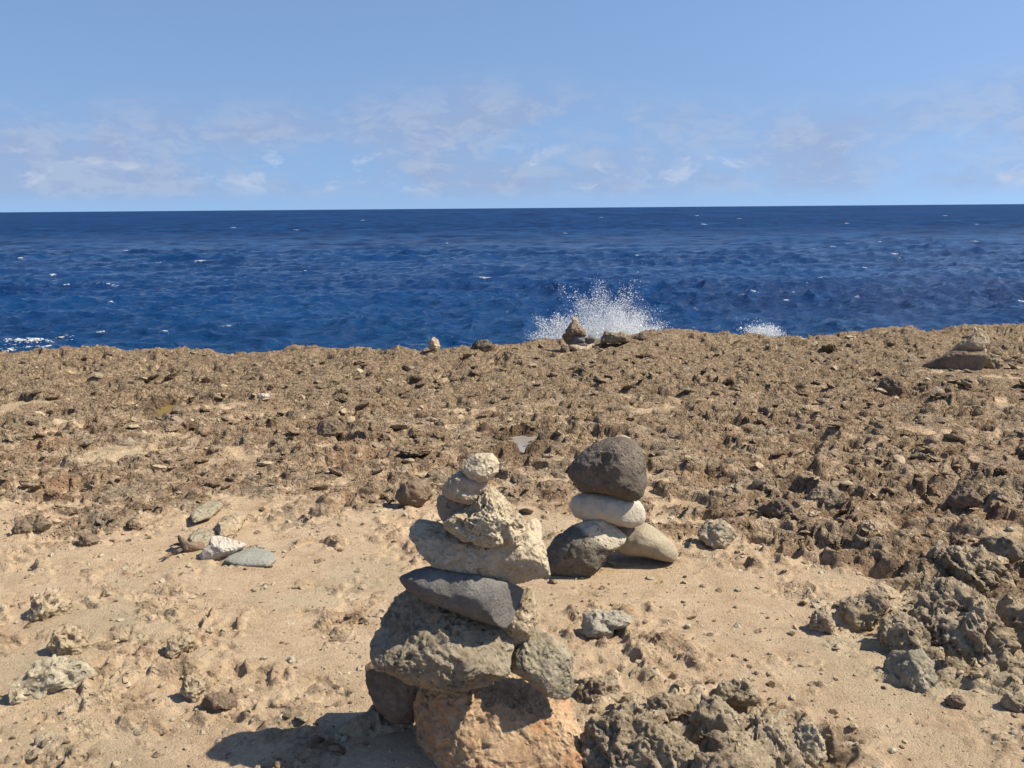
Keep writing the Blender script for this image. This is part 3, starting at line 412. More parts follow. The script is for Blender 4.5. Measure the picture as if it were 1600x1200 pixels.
def ground_material():
    t = NT('limestone_and_sand'); v = t.n('ShaderNodeNewGeometry').outputs['Position']
    a = t.n('ShaderNodeAttribute', attribute_name='rock').outputs['Fac']
    big = t.noise(v, 1.1, 5, .6, .4); mid = t.noise(v, 6.5, 6, .65, .3); fine = t.noise(v, 45, 5, .7)
    sand = t.ramp(t.math('ADD', t.math('MULTIPLY', mid, .55), t.math('MULTIPLY', fine, .45)), [(.32, (.33, .228, .138)), (.48, (.455, .334, .212)), (.66, (.56, .432, .29))])
    sand = t.mix(t.math('MULTIPLY', t.rng(big, .52, .66), .5), sand, (.37, .32, .21))
    sand = t.mix(t.math('MULTIPLY', t.rng(t.noise(v, 150, 3, .7), .58, .70), .5), sand, (.24, .155, .085))
    rock = t.ramp(t.math('ADD', t.math('MULTIPLY', mid, .5), t.math('MULTIPLY', fine, .5)), [(.37, (.088, .054, .033)), (.45, (.195, .13, .079)), (.53, (.33, .236, .149)), (.62, (.53, .41, .28))])
    grey = t.rng(t.noise(v, 2.6, 5, .65), .47, .61)
    rock = t.mix(t.math('MULTIPLY', grey, .42), rock, t.ramp(fine, [(.36, (.13, .105, .072)), (.64, (.42, .36, .255))]))
    red = t.rng(t.noise(v, 1.7, 4, .6), .56, .70)
    rock = t.mix(t.math('MULTIPLY', red, .5), rock, (.34, .20, .115))
    sy = t.n('ShaderNodeSeparateXYZ'); t.l(v, sy.inputs[0])
    sea = t.rng(t.math('ADD', sy.outputs[1], t.math('MULTIPLY', t.noise(v, .8, 4, .6), 3.0)), 6.2, 10.0)     # weathered darker towards the sea
    rock = t.mix(t.math('MULTIPLY', sea, .72), rock, t.ramp(fine, [(.36, (.085, .058, .036)), (.5, (.205, .148, .092)), (.66, (.40, .31, .20))]))
    pale = t.n('ShaderNodeAttribute', attribute_name='pale').outputs['Fac']
    rock = t.mix(t.math('MULTIPLY', pale, .92), rock, t.ramp(t.math('ADD', t.math('MULTIPLY', mid, .5), t.math('MULTIPLY', fine, .5)), [(.36, (.25, .19, .122)), (.5, (.44, .355, .24)), (.64, (.60, .505, .36))]))
    c = t.mix(a, sand, rock)
    wet = t.n('ShaderNodeAttribute', attribute_name='wet').outputs['Fac']
    c = t.mix(t.math('MULTIPLY', wet, .75), c, t.mix(1.0, c, (.38, .33, .28), 'MULTIPLY'))
    hr_ = t.math('ADD', t.math('MULTIPLY', t.noise(v, 38, 7, .74), 1.0), t.math('MULTIPLY', t.rng(t.vor(v, 50), .12, .42), .45))
    hs_ = t.math('ADD', t.math('MULTIPLY', t.noise(v, 110, 6, .8), .40), t.math('MULTIPLY', t.rng(t.vor(v, 95), .10, .45), .10))
    mh = t.n('ShaderNodeMixRGB'); t.l(a, mh.inputs[0]); t.l(hs_, mh.inputs[1]); t.l(hr_, mh.inputs[2])
    t.bump(mh.outputs[0], 1.0, .026)
    m = t.fin(c, .95, .12); t.l(t.math('SUBTRACT', .95, t.math('MULTIPLY', wet, .45)), t.b.inputs['Roughness']); return m
MAT_GROUND = ground_material()

# ------------------------------------------------------------------ the ground
EX = np.array([-400, -60, -20, -9, -5.7, -3.5, -1.4, -.3, .78, 1.9, 3.1, 5, 6.65, 10, 20, 60, 400.])
EY = np.array([60, 20, 11.8, 10.7, 10.45, 10.45, 10.2, 10.7, 11.2, 11.3, 11.35, 11.7, 12.3, 13.5, 15, 24, 80.])
def edge_y(x): return np.interp(x, EX, EY)
OUTCROPS = ((.43, 2.42, .42), (1.42, 3.05, .55), (-1.45, 2.62, .22))
LEVEL_SPOTS = ((.66, 10.0, .5, -.02), (4.25, 8.42, .75, .03))
def rock_mask(x, y):
    sd = poly_sd(SAND_EDGE, x, y)
    n = fbm2(x * 1.7, y * 1.7, 5, 5, .6)
    m = sstep(-.14, .16, -sd + (.36 + .25 * sstep(.3, -.8, x)) * n)
    isl = fbm2(x * 2.4 + 40, y * 2.8, 5, 61, .66) + .05 * sstep(2.9, 2.2, y)           # rock showing through the sand
    isl = isl + .07 * sstep(3.9, 2.9, y) * sstep(-.3, -.8, x)
    m = m * (1 - .62 * sstep(.17, .36, fbm2(x * 1.1 + 71, y * 1.5, 4, 81, .6)) * sstep(8.6, 7.0, y))      # pockets of sand between the rocks
    m = np.maximum(m, sstep(.19, .34, isl) * .62)
    return m
def ground_z(x, y, want=False):
    wx = x + .10 * fbm2(x * 2.1, y * 2.1, 3, 11); wy = y + .10 * fbm2(x * 2.1, y * 2.1, 3, 12)
    wx2 = wx + .02 * perlin2(x * 14, y * 14, 13); wy2 = wy + .02 * perlin2(x * 14, y * 14, 14)
    m = rock_mask(x, y)
    base = .025 * fbm2(x * .5, y * .5, 3, 20)
    sand = .020 * fbm2(x * 1.5, y * 2.4, 3, 21) + .0055 * fbm2(x * 9, y * 13, 5, 22, .66) - .004 * np.abs(perlin2(wx * 7, wy * 16, 23))
    rel = ridged2(wx2 * 2.4, wy2 * 3.3, 4, 35)
    b2 = worley2(wx2 * 4.6, wy2 * 6.0, 32); b3 = worley2(wx2 * 12, wy2 * 15, 33)
    side = sstep(.1, 1.6, x - .25 * (y - 4)) * sstep(8.5, 6.0, y)         # the shelf is more broken on the right
    for (cx, cy, cr) in OUTCROPS: side = np.maximum(side, .6 * sstep(cr, cr * .5, np.hypot(x - cx, y - cy)))
    amp = .60 + .45 * sstep(-.35, .35, fbm2(x * .9, y * .9, 2, 34)) + .30 * side
    amp = amp * (1 - .10 * sstep(4, 6, y))
    amp = amp * (.40 + .60 * sstep(-.25, .10, fbm2(x * 1.6 + 5, y * 1.3, 3, 63)))
    big = fbm2(wx * 1.5, wy * 1.5, 3, 37)
    lump = fbm2(wx2 * 2.8, wy2 * 4.4, 5, 38, .57)
    det = fbm2(wx2 * 24, wy2 * 28, 3, 58, .62)
    b1 = worley2(wx2 * 2.6 + 4, wy2 * 3.1, 31)
    rock = amp * (.070 * (rel - .52) + .075 * big + .108 * lump + .012 * det + .005 * fbm2(wx2 * 62, wy2 * 66, 2, 66) + .05 * (b1 - .45)) + .012 + .02 * side
    st = .046                                                # broken ledges
    q = rock / st + .6 * perlin2(x * 2.2, y * 2.2, 64); fl = np.floor(q); fr = q - fl; tr = (fl + .25 * fr + .75 * sstep(.42, .60, fr)) * st - .6 * st * perlin2(x * 2.2, y * 2.2, 64)
    rock = rock + (tr - rock) * (.35 + .5 * sstep(-.2, .2, perlin2(x * 1.1, y * 1.1, 67)))
    cap = .060 + .04 * side
    rock = np.where(rock > 0, cap * np.tanh(rock / cap), rock)
    rock = rock - np.clip(amp, .5, 1.3) * (.100 * sstep(.45, .24, b2) * sstep(-.3, .2, perlin2(x * 3, y * 3, 65)) + .028 * sstep(.42, .24, b3) + .011 * sstep(.50, .26, worley2(wx2 * 22, wy2 * 29, 68)))
    crust = ridged2(wx2 * 4.5 + 3, wy2 * 4.5, 5, 55)
    cm = sstep(.05, .32, fbm2(x * 1.3 + 8, y * 1.6, 4, 56, .6))
    sand = sand + cm * (.10 * np.maximum(crust - .50, -.03) - .016 * sstep(.36, .14, b3)) + .010 * cm * fbm2(wx2 * 36, wy2 * 40, 3, 59, .65)
    away = sstep(4.6, 6.5, y)
    floor = -.030 - .03 * side - .03 * away + .006 * perlin2(x * 6, y * 6, 57)
    shelf = np.maximum(rock, floor)                          # hollows hold sand
    z = base + sand * (1 - m) + shelf * m
    mm = m * sstep(.0, .022, rock - floor)
    mm = np.maximum(mm, .6 * (1 - m) * cm * sstep(.50, .62, crust))
    for (cx, cy, cr, lev) in LEVEL_SPOTS:                    # level standing places under the far cairns
        s = sstep(cr, cr * .6, np.hypot(x - cx, y - cy)); z = z * (1 - s) + (lev + .012 * det) * s
    for pd, lev in ((PUDDLE, -.062), (SMALL_PUDDLE, -.07)):
        s = sstep(-.06, .01, poly_sd(pd, x, y) + .05 * perlin2(x * 11, y * 11, 71) + .03 * perlin2(x * 27, y * 27, 73))
        z = z * (1 - s) + (lev + .012 * perlin2(x * 14, y * 14, 74)) * s
    if want: return z, np.clip(m * .12 + mm * .88, 0, 1), m
    return z

def build_ground():
    rows = list(np.linspace(-40, -4, 10)) + list(np.linspace(-3, 1.0, 12)) + list(np.linspace(1.15, 1.75, 18))
    y = 1.76
    while y < 10.5:
        rows.append(y); y += .0050 + .0020 * (y - 1.76) + .0010 * max(0, y - 6)
    rows.append(10.5)
    rows = np.array(rows)
    um = np.linspace(-1, 1, 720); tail = np.cumsum(np.geomspace(.004, .5, 32))
    u = np.concatenate([-1 - tail[::-1], um, 1 + tail])
    hw = np.maximum(.66 * rows + .55, 1.5)
    Y0 = np.repeat(rows[:, None], len(u), 1)
    far = np.abs(u) > 1
    X = hw[:, None] * u[None, :]
    X[:, far] *= np.where(np.abs(u[far]) > 3, 1 + (np.abs(u[far]) - 3) * .8, 1)[None, :]
    e = edge_y(X)
    Y = Y0 + (e - 10.5) * sstep(5.5, 10.5, Y0)
    z, rk, m = ground_z(X, Y, True)
    # overhanging lips: push the rock sideways with height
    gx = perlin2(X * 9, Y * 9, 41) + .6 * perlin2(X * 21, Y * 21, 43); gy = perlin2(X * 9, Y * 9, 42) + .6 * perlin2(X * 21, Y * 21, 44)
    k = m * .028 * sstep(1.2, 2.0, Y0)
    rim = sstep(10.05, 10.5, Y0)
    z = z + .10 * (1 - sstep(1.0, .4, np.hypot(X - .66, Y - 10.05))) * sstep(8.6, 9.9, Y0) * sstep(-.2, .5, fbm2(X * .8, Y * .8, 3, 46)) - .12 * rim + (.045 * fbm2(X * 2.6, Y * 2.6, 4, 47, .6) + .02 * (ridged2(X * 5, Y * 5, 3, 48) - .5)) * sstep(8.8, 10.0, Y0)
    Xd = X + gx * k; Yd = Y + gy * k
    # cliff face
    nC = 46
    t = np.linspace(0, 1, nC + 1)[1:]
    xc = Xd[-1][None, :]; yc = Yd[-1][None, :]; zc = z[-1][None, :]
    T = t[:, None]
    Xc = np.repeat(xc, nC, 0); Zc = zc - (6.2 * T ** 1.25)
    Yc = yc + .22 * np.sin(T * 2.2) + T * .5 + .16 * fbm2(Xc * 1.6, Zc * 2.4, 4, 51) * np.minimum(T * 8, 1)
    V = np.stack([np.concatenate([Xd, Xc]), np.concatenate([Yd, Yc]), np.concatenate([z, Zc])], -1)
    nr, nc = V.shape[:2]
    me = mesh_from('ground', V.reshape(-1, 3), grid_faces(nr, nc))
    attr(me, 'rock', np.concatenate([rk, np.ones_like(Xc)]))
    wet = np.maximum(sstep(-.20, -.02, poly_sd(PUDDLE, X, Y) + .07 * perlin2(X * 7, Y * 7, 72)), sstep(-.16, -.02, poly_sd(SMALL_PUDDLE, X, Y) + .07 * perlin2(X * 7, Y * 7, 72)))
    pl = np.zeros_like(X)
    for (cx, cy, cr) in OUTCROPS: pl = np.maximum(pl, sstep(cr * 1.25, cr * .8, np.hypot(X - cx, Y - cy)))
    attr(me, 'pale', np.concatenate([pl, np.zeros_like(Xc)]))
    attr(me, 'wet', np.concatenate([wet, np.zeros_like(Xc)]))
    return link('ground', me, MAT_GROUND, kind='structure', label='pitted tan limestone shelf with patches of sand ending at a cliff rim')
ground = build_ground()

# ------------------------------------------------------------------ the sea
SEA_Z = -4.0
_rs = np.random.default_rng(5)
WAVES = []
for k in range(120):
    L = float(np.exp(_rs.uniform(math.log(.5), math.log(14))))
    a = float(_rs.normal(R(-72), R(44)))                      # travelling towards the shore, wind from the right
    A = .0108 * L ** .85 * float(_rs.uniform(.5, 1.2)) * (.5 if L > 6 else .6 if L > 3 else 1.15 if L > 1.6 else 1.5)
    WAVES.append((L, math.cos(a), math.sin(a), A, float(_rs.uniform(0, 6.28))))
def sea_h(x, y, res):
    z = np.zeros_like(x); cx = np.zeros_like(x); cy = np.zeros_like(x)
    for L, ca, sa, A, ph in WAVES:
        k = 2 * np.pi / L
        q = k * (x * ca + y * sa) + ph + .8 * np.sin(.021 * x + ph) + .8 * np.sin(.017 * y + 2 * ph)
        w = A * sstep(1.4, 2.8, L / res)
        z = z + w * np.sin(q); c = np.cos(q) * w * .9
        cx = cx + ca * c; cy = cy + sa * c
    gust = .75 + .5 * sstep(-.3, .3, perlin2(x * .03, y * .03, 9))
    return z * gust, cx * gust, cy * gust
def build_sea():
    rows = np.concatenate([np.linspace(12.5, 25.5, 40)[:-1], 1 / np.linspace(1 / 25.5, 1 / 30000, 560)])
    u = np.concatenate([-1 - np.cumsum(np.geomspace(.02, .5, 14))[::-1], np.linspace(-1, 1, 400), 1 + np.cumsum(np.geomspace(.02, .5, 14))])
    X = (.66 * rows + 3)[:, None] * u[None, :]
    Y = np.repeat(rows[:, None], len(u), 1)
    res = np.maximum(np.gradient(rows)[:, None] * .75, (.66 * rows + 3)[:, None] * 2 / 400) * np.ones_like(X)
    z, cx, cy = sea_h(X, Y, res)
    V = np.stack([X + cx, Y + cy, SEA_Z + z], -1)
    me = mesh_from('sea', V.reshape(-1, 3), grid_faces(*X.shape))
    t = NT('sea_water'); v = t.coord()
    mp = t.n('ShaderNodeMapping'); t.l(v, mp.inputs[0]); mp.inputs['Scale'].default_value = (.45, 1.0, 1.0)
    v2 = mp.outputs[0]
    patch = t.noise(v2, .035, 5, .6, .4)
    c = t.ramp(patch, [(.32, (.0024, .020, .078)), (.52, (.0037, .032, .112)), (.70, (.0056, .046, .140))])
    # shallow water by the shore is greener
    s = t.n('ShaderNodeSeparateXYZ'); t.l(v, s.inputs[0])
    sh = t.rng(s.outputs[1], 60, 22)
    c = t.mix(t.math('MULTIPLY', sh, .35), c, (.008, .060, .130))
    t.bump(t.math('ADD', t.math('MULTIPLY', t.noise(v2, 2.6, 6, .66, .3), .9), t.math('MULTIPLY', t.noise(v2, .5, 5, .6, .3), 1.0)), 1.0, .30)
    m = t.fin(c, .10, .30)
    # far off, the unresolved steep chop acts as a rough surface that mirrors little of the low sky
    far = t.rng(s.outputs[1], 60, 300)
    t.l(t.math('ADD', .10, t.math('MULTIPLY', far, .40)), t.b.inputs['Roughness']); t.l(t.math('SUBTRACT', .30, t.math('MULTIPLY', far, .19)), t.b.inputs['Specular IOR Level'])
    # light and dark of far chop painted into the colour as wind bands, long in depth so that they show at a low angle
    def chop_tone(sx, sy):
        q = t.n('ShaderNodeMapping'); t.l(v, q.inputs[0]); q.inputs['Scale'].default_value = (sx, sy, 1); return t.noise(q.outputs[0], 1.0, 5, .68, .3)
    d1 = t.rng(s.outputs[1], 60, 200); d2 = t.rng(s.outputs[1], 350, 900)
    r = t.mix(d2, chop_tone(.16, .045), chop_tone(.035, .0035))
    c = t.mix(t.math('MULTIPLY', t.math('MULTIPLY', t.rng(r, .44, .60), d1), .85), c, (.0014, .012, .050))
    c = t.mix(t.math('MULTIPLY', t.math('MULTIPLY', t.rng(r, .50, .36), d1), .35), c, (.009, .055, .15)); t.l(c, t.b.inputs['Base Color'])
    t.b.inputs['IOR'].default_value = 1.33
    return link('sea', me, m, kind='structure', label='choppy deep blue sea reaching the horizon')
sea = build_sea()

# ------------------------------------------------------------------ stones and rocks with a shape of their own
def outline_radius(pts):
    P = np.array(pts, float) / 100.0
    th = np.linspace(-np.pi, np.pi, 721)
    r = np.zeros_like(th)
    d = np.stack([np.cos(th), np.sin(th)], -1)
    for k in range(len(P)):
        a = P[k]; e = P[(k + 1) % len(P)] - a
        den = d[:, 0] * e[1] - d[:, 1] * e[0]
        with np.errstate(divide='ignore', invalid='ignore'):
            t = (a[0] * e[1] - a[1] * e[0]) / den
            s = (a[0] * d[:, 1] - a[1] * d[:, 0]) / den
        ok = (np.abs(den) > 1e-12) & (t > 0) & (s >= -1e-6) & (s <= 1 + 1e-6)
        r = np.where(ok, np.maximum(r, t), r)
    r[r == 0] = r[r > 0].min()
    ker = np.exp(-np.linspace(-2, 2, 15) ** 2); ker /= ker.sum()
    rr = np.convolve(np.concatenate([r[-11:-1], r, r[1:11]]), ker, 'same')[10:-10]
    return th, rr
def stone_mesh(name, pts, depth, level, pit, cuts, rough, box, seed, craggy=False, grow=1.0, group_soft=False):
    D, Fc = ico(level)
    rng = np.random.default_rng(seed)
    th, rr = outline_radius(pts); rr = rr * grow
    P0 = np.array(pts) / 100.0
    w = P0[:, 0].max() - P0[:, 0].min(); h = P0[:, 1].max() - P0[:, 1].min(); size = math.sqrt(w * h)
    T = depth * size / 2
    ang = np.arctan2(D[:, 2], D[:, 0]); rho = np.sqrt(D[:, 0] ** 2 + D[:, 2] ** 2)
    r = np.interp(ang, th, rr)
    s = np.minimum(rho, 1) ** box
    P = np.stack([r * s * np.cos(ang), T * np.sign(D[:, 1]) * np.abs(D[:, 1]) ** (box * .95), r * s * np.sin(ang)], -1)
    f = 1.0 / size
    # broad relief on the faces, none on the outline
    P[:, 1] += T * .55 * rough * fbm3(P * f * 2.1 + seed, 3, seed) * (1 - s ** 4)
    for k in range(cuts):
        n = rng.normal(size=3); n[1] = (-.75 - abs(n[1])) if k % 4 else .9; n /= np.linalg.norm(n)
        q = P @ n; d = q.max() * rng.uniform(.62, .86)
        over = np.maximum(q - d, 0); P -= n[None, :] * (over * .92)[:, None]
    N = D * np.array([1 / max(w, 1e-3), .8 / max(T * 2, 1e-3), 1 / max(h, 1e-3)]); N /= np.linalg.norm(N, axis=1, keepdims=True)
    q = P * f
    wv = q + .12 * np.stack([perlin3(q * 5, seed + 3), perlin3(q * 5, seed + 4), perlin3(q * 5, seed + 5)], -1)
    disp = rough * size * (.040 * fbm3(wv * 3.5, 4, seed + 50, .55) + .022 * (1 - 2 * np.abs(perlin3(wv * 6, seed + 60))) * .6 + .030 * fbm3(wv * 13, 4, seed + 70, .68) + .010 * (.5 - 2 * np.abs(perlin3(wv * 31, seed + 77))))
    if pit > 0:
        g = sstep(-.25, .35, perlin3(q * 2.5, seed + 90))
        if pit > .8: g = .35 + .65 * g
        w1 = worley3(wv * 9, seed + 80); w2 = worley3(wv * 19, seed + 81)
        disp -= pit * size * g * (.058 * sstep(.44, .24, w1) + .034 * sstep(.46, .24, w2))
        disp += pit * size * .012 * (w2 - .5)
        if pit > .34: disp -= (pit - .3) * size * .16 * sstep(.52, .10, worley3(wv * 3.1, seed + 84))
    if craggy:
        a = 1.0; fq = 2.1; w8 = 1.0; rg = 0; tt = 0
        for k in range(5):
            n = np.maximum(1 - np.abs(perlin3(wv * fq + 3 * k, seed + 120 + k)) * 1.6, 0) ** 2
            rg = rg + a * n * w8; tt += a; w8 = np.clip(n * 1.6, .3, 1); a *= .6; fq *= 2.1
        disp += size * (.10 if group_soft else .15) * (rg / tt - .42)
    P = P + N * disp[:, None]
    return mesh_from(name, P, Fc)
for i, (name, label, cat, group, loc, yaw, pitch, pts, depth, mat, level, pit, cuts, rough, box) in enumerate(STONES):
    lv = level
    if group == 'stones of the tall front cairn' and ('slab' not in mat and 'chock' not in label): lv = level + 1
    if cat == 'rock' and max(abs(a) for a, b in pts) < 15: lv = 5
    me = stone_mesh(name, pts, depth, lv, pit, cuts, rough, box, 100 + i * 7, craggy=cat == 'rock' or rough >= 1.3, group_soft=group in ('limestone blocks standing out of the sand', 'grey rocks of the bottom outcrop right of the front cairn'), grow=1.03 if name == 'cairn_stone' else 1.02)
    own = not (cat == 'rock' and mat.startswith('rock') and group in ('limestone blocks standing out of the sand', 'grey rocks of the bottom outcrop right of the front cairn'))
    if not own: attr(me, 'rock', np.ones(len(me.vertices))); attr(me, 'pale', np.full(len(me.vertices), {'rockdark': .8, 'rocktan': .85, 'rockgrey': .8, 'rockpale': 1.0}[mat]))
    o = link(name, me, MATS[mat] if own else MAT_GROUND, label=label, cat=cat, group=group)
    o.location = loc
    o.rotation_euler = (Matrix.Rotation(yaw, 3, 'Z') @ Matrix.Rotation(-pitch, 3, 'X')).to_euler()

# ------------------------------------------------------------------ lumps of the rock shelf (pieces of the ground)
def lump_mesh(name, level, seed, sx=1., sy=1., sz=.75):
    D, Fc = ico(level); rng = np.random.default_rng(seed)
    P = D.copy()
    for k in range(9):
        n = rng.normal(size=3); n /= np.linalg.norm(n); q = P @ n; d = rng.uniform(.55, .85)
        P -= n[None, :] * (np.maximum(q - d, 0) * .95)[:, None]
    P += D * (.30 * fbm3(D * 1.4 + seed, 4, seed, .6))[:, None]
    wv = D + .15 * np.stack([perlin3(D * 3, seed + 3), perlin3(D * 3, seed + 4), perlin3(D * 3, seed + 5)], -1)
    if level > 2:
        P -= D * (.34 * sstep(.55, .1, worley3(wv * 2.3, seed)) + .20 * sstep(.5, .12, worley3(wv * 5, seed + 1)) + .08 * sstep(.5, .15, worley3(wv * 10, seed + 2)))[:, None]
        P += D * (.16 * (1 - 2.2 * np.abs(perlin3(wv * 3.5, seed + 6))) + .07 * (1 - 2.2 * np.abs(perlin3(wv * 8, seed + 7))))[:, None]
    return mesh_from(name, P * np.array([sx, sy, sz]), Fc, smooth=level > 2)
rng = np.random.default_rng(77)
LM = ['rocktan', 'rockdark', 'rockgrey', 'brown', 'rockdark', 'reddark', 'rocktan', 'rockgrey', 'rockdark', 'brown', 'rockpale', 'tan']
lumps = []
for k in range(12):
    me = lump_mesh('rock_piece', 5, 900 + k * 3, 1, rng.uniform(.7, 1), rng.uniform(.55, .9)); me.materials.append(MAT_GROUND); attr(me, 'rock', np.ones(len(me.vertices))); lumps.append(me)
occ = np.array([(s[4][0], s[4][1], max(max(abs(a) for a, b in s[7]), 3) / 100) for s in STONES])
def clear(x, y, pad):
    return (((occ[:, 0] - x) ** 2 + (occ[:, 1] - y) ** 2) > (occ[:, 2] + pad) ** 2).all()
cand = []
while len(cand) < 300:
    y = 2.3 * (11.2 / 2.3) ** rng.uniform(); x = rng.uniform(-.62, .62) * y
    if y > edge_y(np.array(x)) - .6: continue
    if poly_sd(PUDDLE, np.array([x]), np.array([y]))[0] > -.12: continue
    if rock_mask(np.array([x]), np.array([y]))[0] < .75: continue
    s = min(.019 * math.exp(rng.normal(0, .5)) * (.55 + y * .15), .11)
    if not clear(x, y, s): continue
    cand.append((x, y, s))
cz = ground_z(np.array([c[0] for c in cand]), np.array([c[1] for c in cand]))
for (x, y, s), z in zip(cand, cz):
    o = bpy.data.objects.new('rock_piece', lumps[int(rng.integers(12))]); col.objects.link(o); o.parent = ground
    o.location = (x, y, z + s * .16); o.rotation_euler = (rng.uniform(-.5, .5), rng.uniform(-.5, .5), rng.uniform(0, 6.28)); o.scale = (s * rng.uniform(.8, 1.4), s, s * rng.uniform(.38, .75))

def scatter(name, n, level, size, where, mats, parent, seed, y0=2.0, y1=11.2, flat=.7, embed=.1):
    rg = np.random.default_rng(seed)
    Y = y0 * (y1 / y0) ** rg.uniform(size=n * 4); X = rg.uniform(-.66, .66, size=n * 4) * (Y + .3)
    ok = where(X, Y) & (Y < edge_y(X) - .6) & (poly_sd(PUDDLE, X, Y) < -.08)
    X, Y = X[ok][:n], Y[ok][:n]
    Z = ground_z(X, Y)
    bases = [lump_mesh('t', level, seed + 40 + q) for q in range(6)]
    BV = []
    for b in bases:
        a = np.zeros(len(b.vertices) * 3, np.float32); b.vertices.foreach_get('co', a); BV.append(a.reshape(-1, 3))
    Fc = ico(level)[1]
    S = size(rg, Y)
    per = [[] for _ in mats]
    for i in range(len(X)):
        e = Euler((rg.uniform(-.6, .6), rg.uniform(-.6, .6), rg.uniform(0, 6.28))).to_matrix()
        v = (BV[int(rg.integers(6))] * np.array([rg.uniform(.8, 1.5), 1, flat * rg.uniform(.7, 1.3)]) * S[i]) @ np.array(e).T
        per[int(rg.integers(len(mats)))].append(v + np.array([X[i], Y[i], Z[i] + S[i] * embed]))
    for b in bases: bpy.data.meshes.remove(b)
    V = []; F = []; MI = []; o = 0
    for q, lst in enumerate(per):
        for v in lst:
            V.append(v); F.append(Fc + o); o += len(v); MI.append(np.full(len(Fc), q, np.int32))
    me = mesh_from(name, np.concatenate(V), np.concatenate(F), smooth=False)
    for m in mats: me.materials.append(MAT_GROUND if m == 'ground' else MATS[m])
    if 'ground' in mats: attr(me, 'rock', np.ones(len(me.vertices)))
    me.polygons.foreach_set('material_index', np.concatenate(MI))
    return link(name, me, None, parent, kind='stuff')
scatter('rubble', 3200, 2, lambda g, y: np.minimum(.0095 * np.exp(g.normal(0, .55, len(y))) * (.5 + y * .24), .065),
        lambda x, y: rock_mask(x, y) > .5, ['ground', 'ground', 'ground', 'rockdark', 'rocktan'], ground, 500, flat=.5, embed=.2)
scatter('gravel', 4800, 1, lambda g, y: .0030 * np.minimum(np.exp(g.normal(0, .78, len(y))), 5) * (.6 + y * .22),
        lambda x, y: rock_mask(x, y) < .6, ['ground', 'tan', 'rocktan', 'rockpale'], ground, 600, 1.9, 5.2)

# ------------------------------------------------------------------ puddles
def puddle(name, poly, z, label, colr, rough):
    P = np.array(poly); c = P.mean(0); n = 40
    a = np.linspace(0, 2 * np.pi, n, endpoint=False)
    ext = (P.max(0) - P.min(0)) / 2 + .10; c = (P.max(0) + P.min(0)) / 2
    V = [(c[0], c[1], z)] + [(c[0] + ext[0] * math.cos(q), c[1] + ext[1] * math.sin(q), z) for q in a]
    me = bpy.data.meshes.new(name); me.from_pydata(V, [], [(0, 1 + k, 1 + (k + 1) % n) for k in range(n)])
    t = NT(name + '_water'); v = t.coord(); t.bump(t.noise(v, 9, 3), .15, .01); m = t.fin(colr, rough, .5); t.b.inputs['IOR'].default_value = 1.33
    return link(name, me, m, label=label, cat='puddle')
puddle('puddle', PUDDLE, -.055, 'shallow rain puddle mirroring the sky behind the tall front cairn', (.26, .23, .20), .04)
puddle('puddle', SMALL_PUDDLE, -.06, 'tiny murky yellow brown puddle in the left rubble field', (.20, .145, .045), .08)

# ------------------------------------------------------------------ twigs by the low stone scatter
def twig(pts, rad, label):
    P = [Vector(p) for p in pts]; V = []; F = []; n = 7
    for k, p in enumerate(P):
        r = rad * (1 - .7 * k / (len(P) - 1))
        d = (P[min(k + 1, len(P) - 1)] - P[max(k - 1, 0)]).normalized(); sx = d.cross(Vector((0, 0, 1))).normalized(); sz = sx.cross(d)
        for q in range(n):
            a = 2 * math.pi * q / n; V.append((p + (sx * math.cos(a) + sz * math.sin(a)) * r * (1 + .2 * math.sin(3 * q + k)))[:])
    for k in range(len(P) - 1):
        for q in range(n): F.append((k * n + q, k * n + (q + 1) % n, (k + 1) * n + (q + 1) % n, (k + 1) * n + q))
    V += [P[0][:], P[-1][:]]
    F4 = [f for f in F]; b = (len(P) - 1) * n
    me = bpy.data.meshes.new('twig'); me.from_pydata(V, [], F4 + [(len(V) - 2, (q + 1) % n, q) for q in range(n)] + [(len(V) - 1, b + q, b + (q + 1) % n) for q in range(n)])
    link('twig', me, MATS['reddark'], label=label, cat='twig', group='twigs by the hooked stone')
twig([(-1.476, 3.991, 0.012), (-1.485, 3.946, 0.022), (-1.511, 3.941, 0.012), (-1.513, 3.871, 0.022), (-1.539, 3.867, 0.012)], .011, 'long dark twig pointing down left from the hooked brown stone')
twig([(-1.501, 4.051, 0.012), (-1.514, 4.031, 0.022), (-1.54, 4.05, 0.012), (-1.537, 4.001, 0.022)], .009, 'short dark twig curving left just above the long twig')

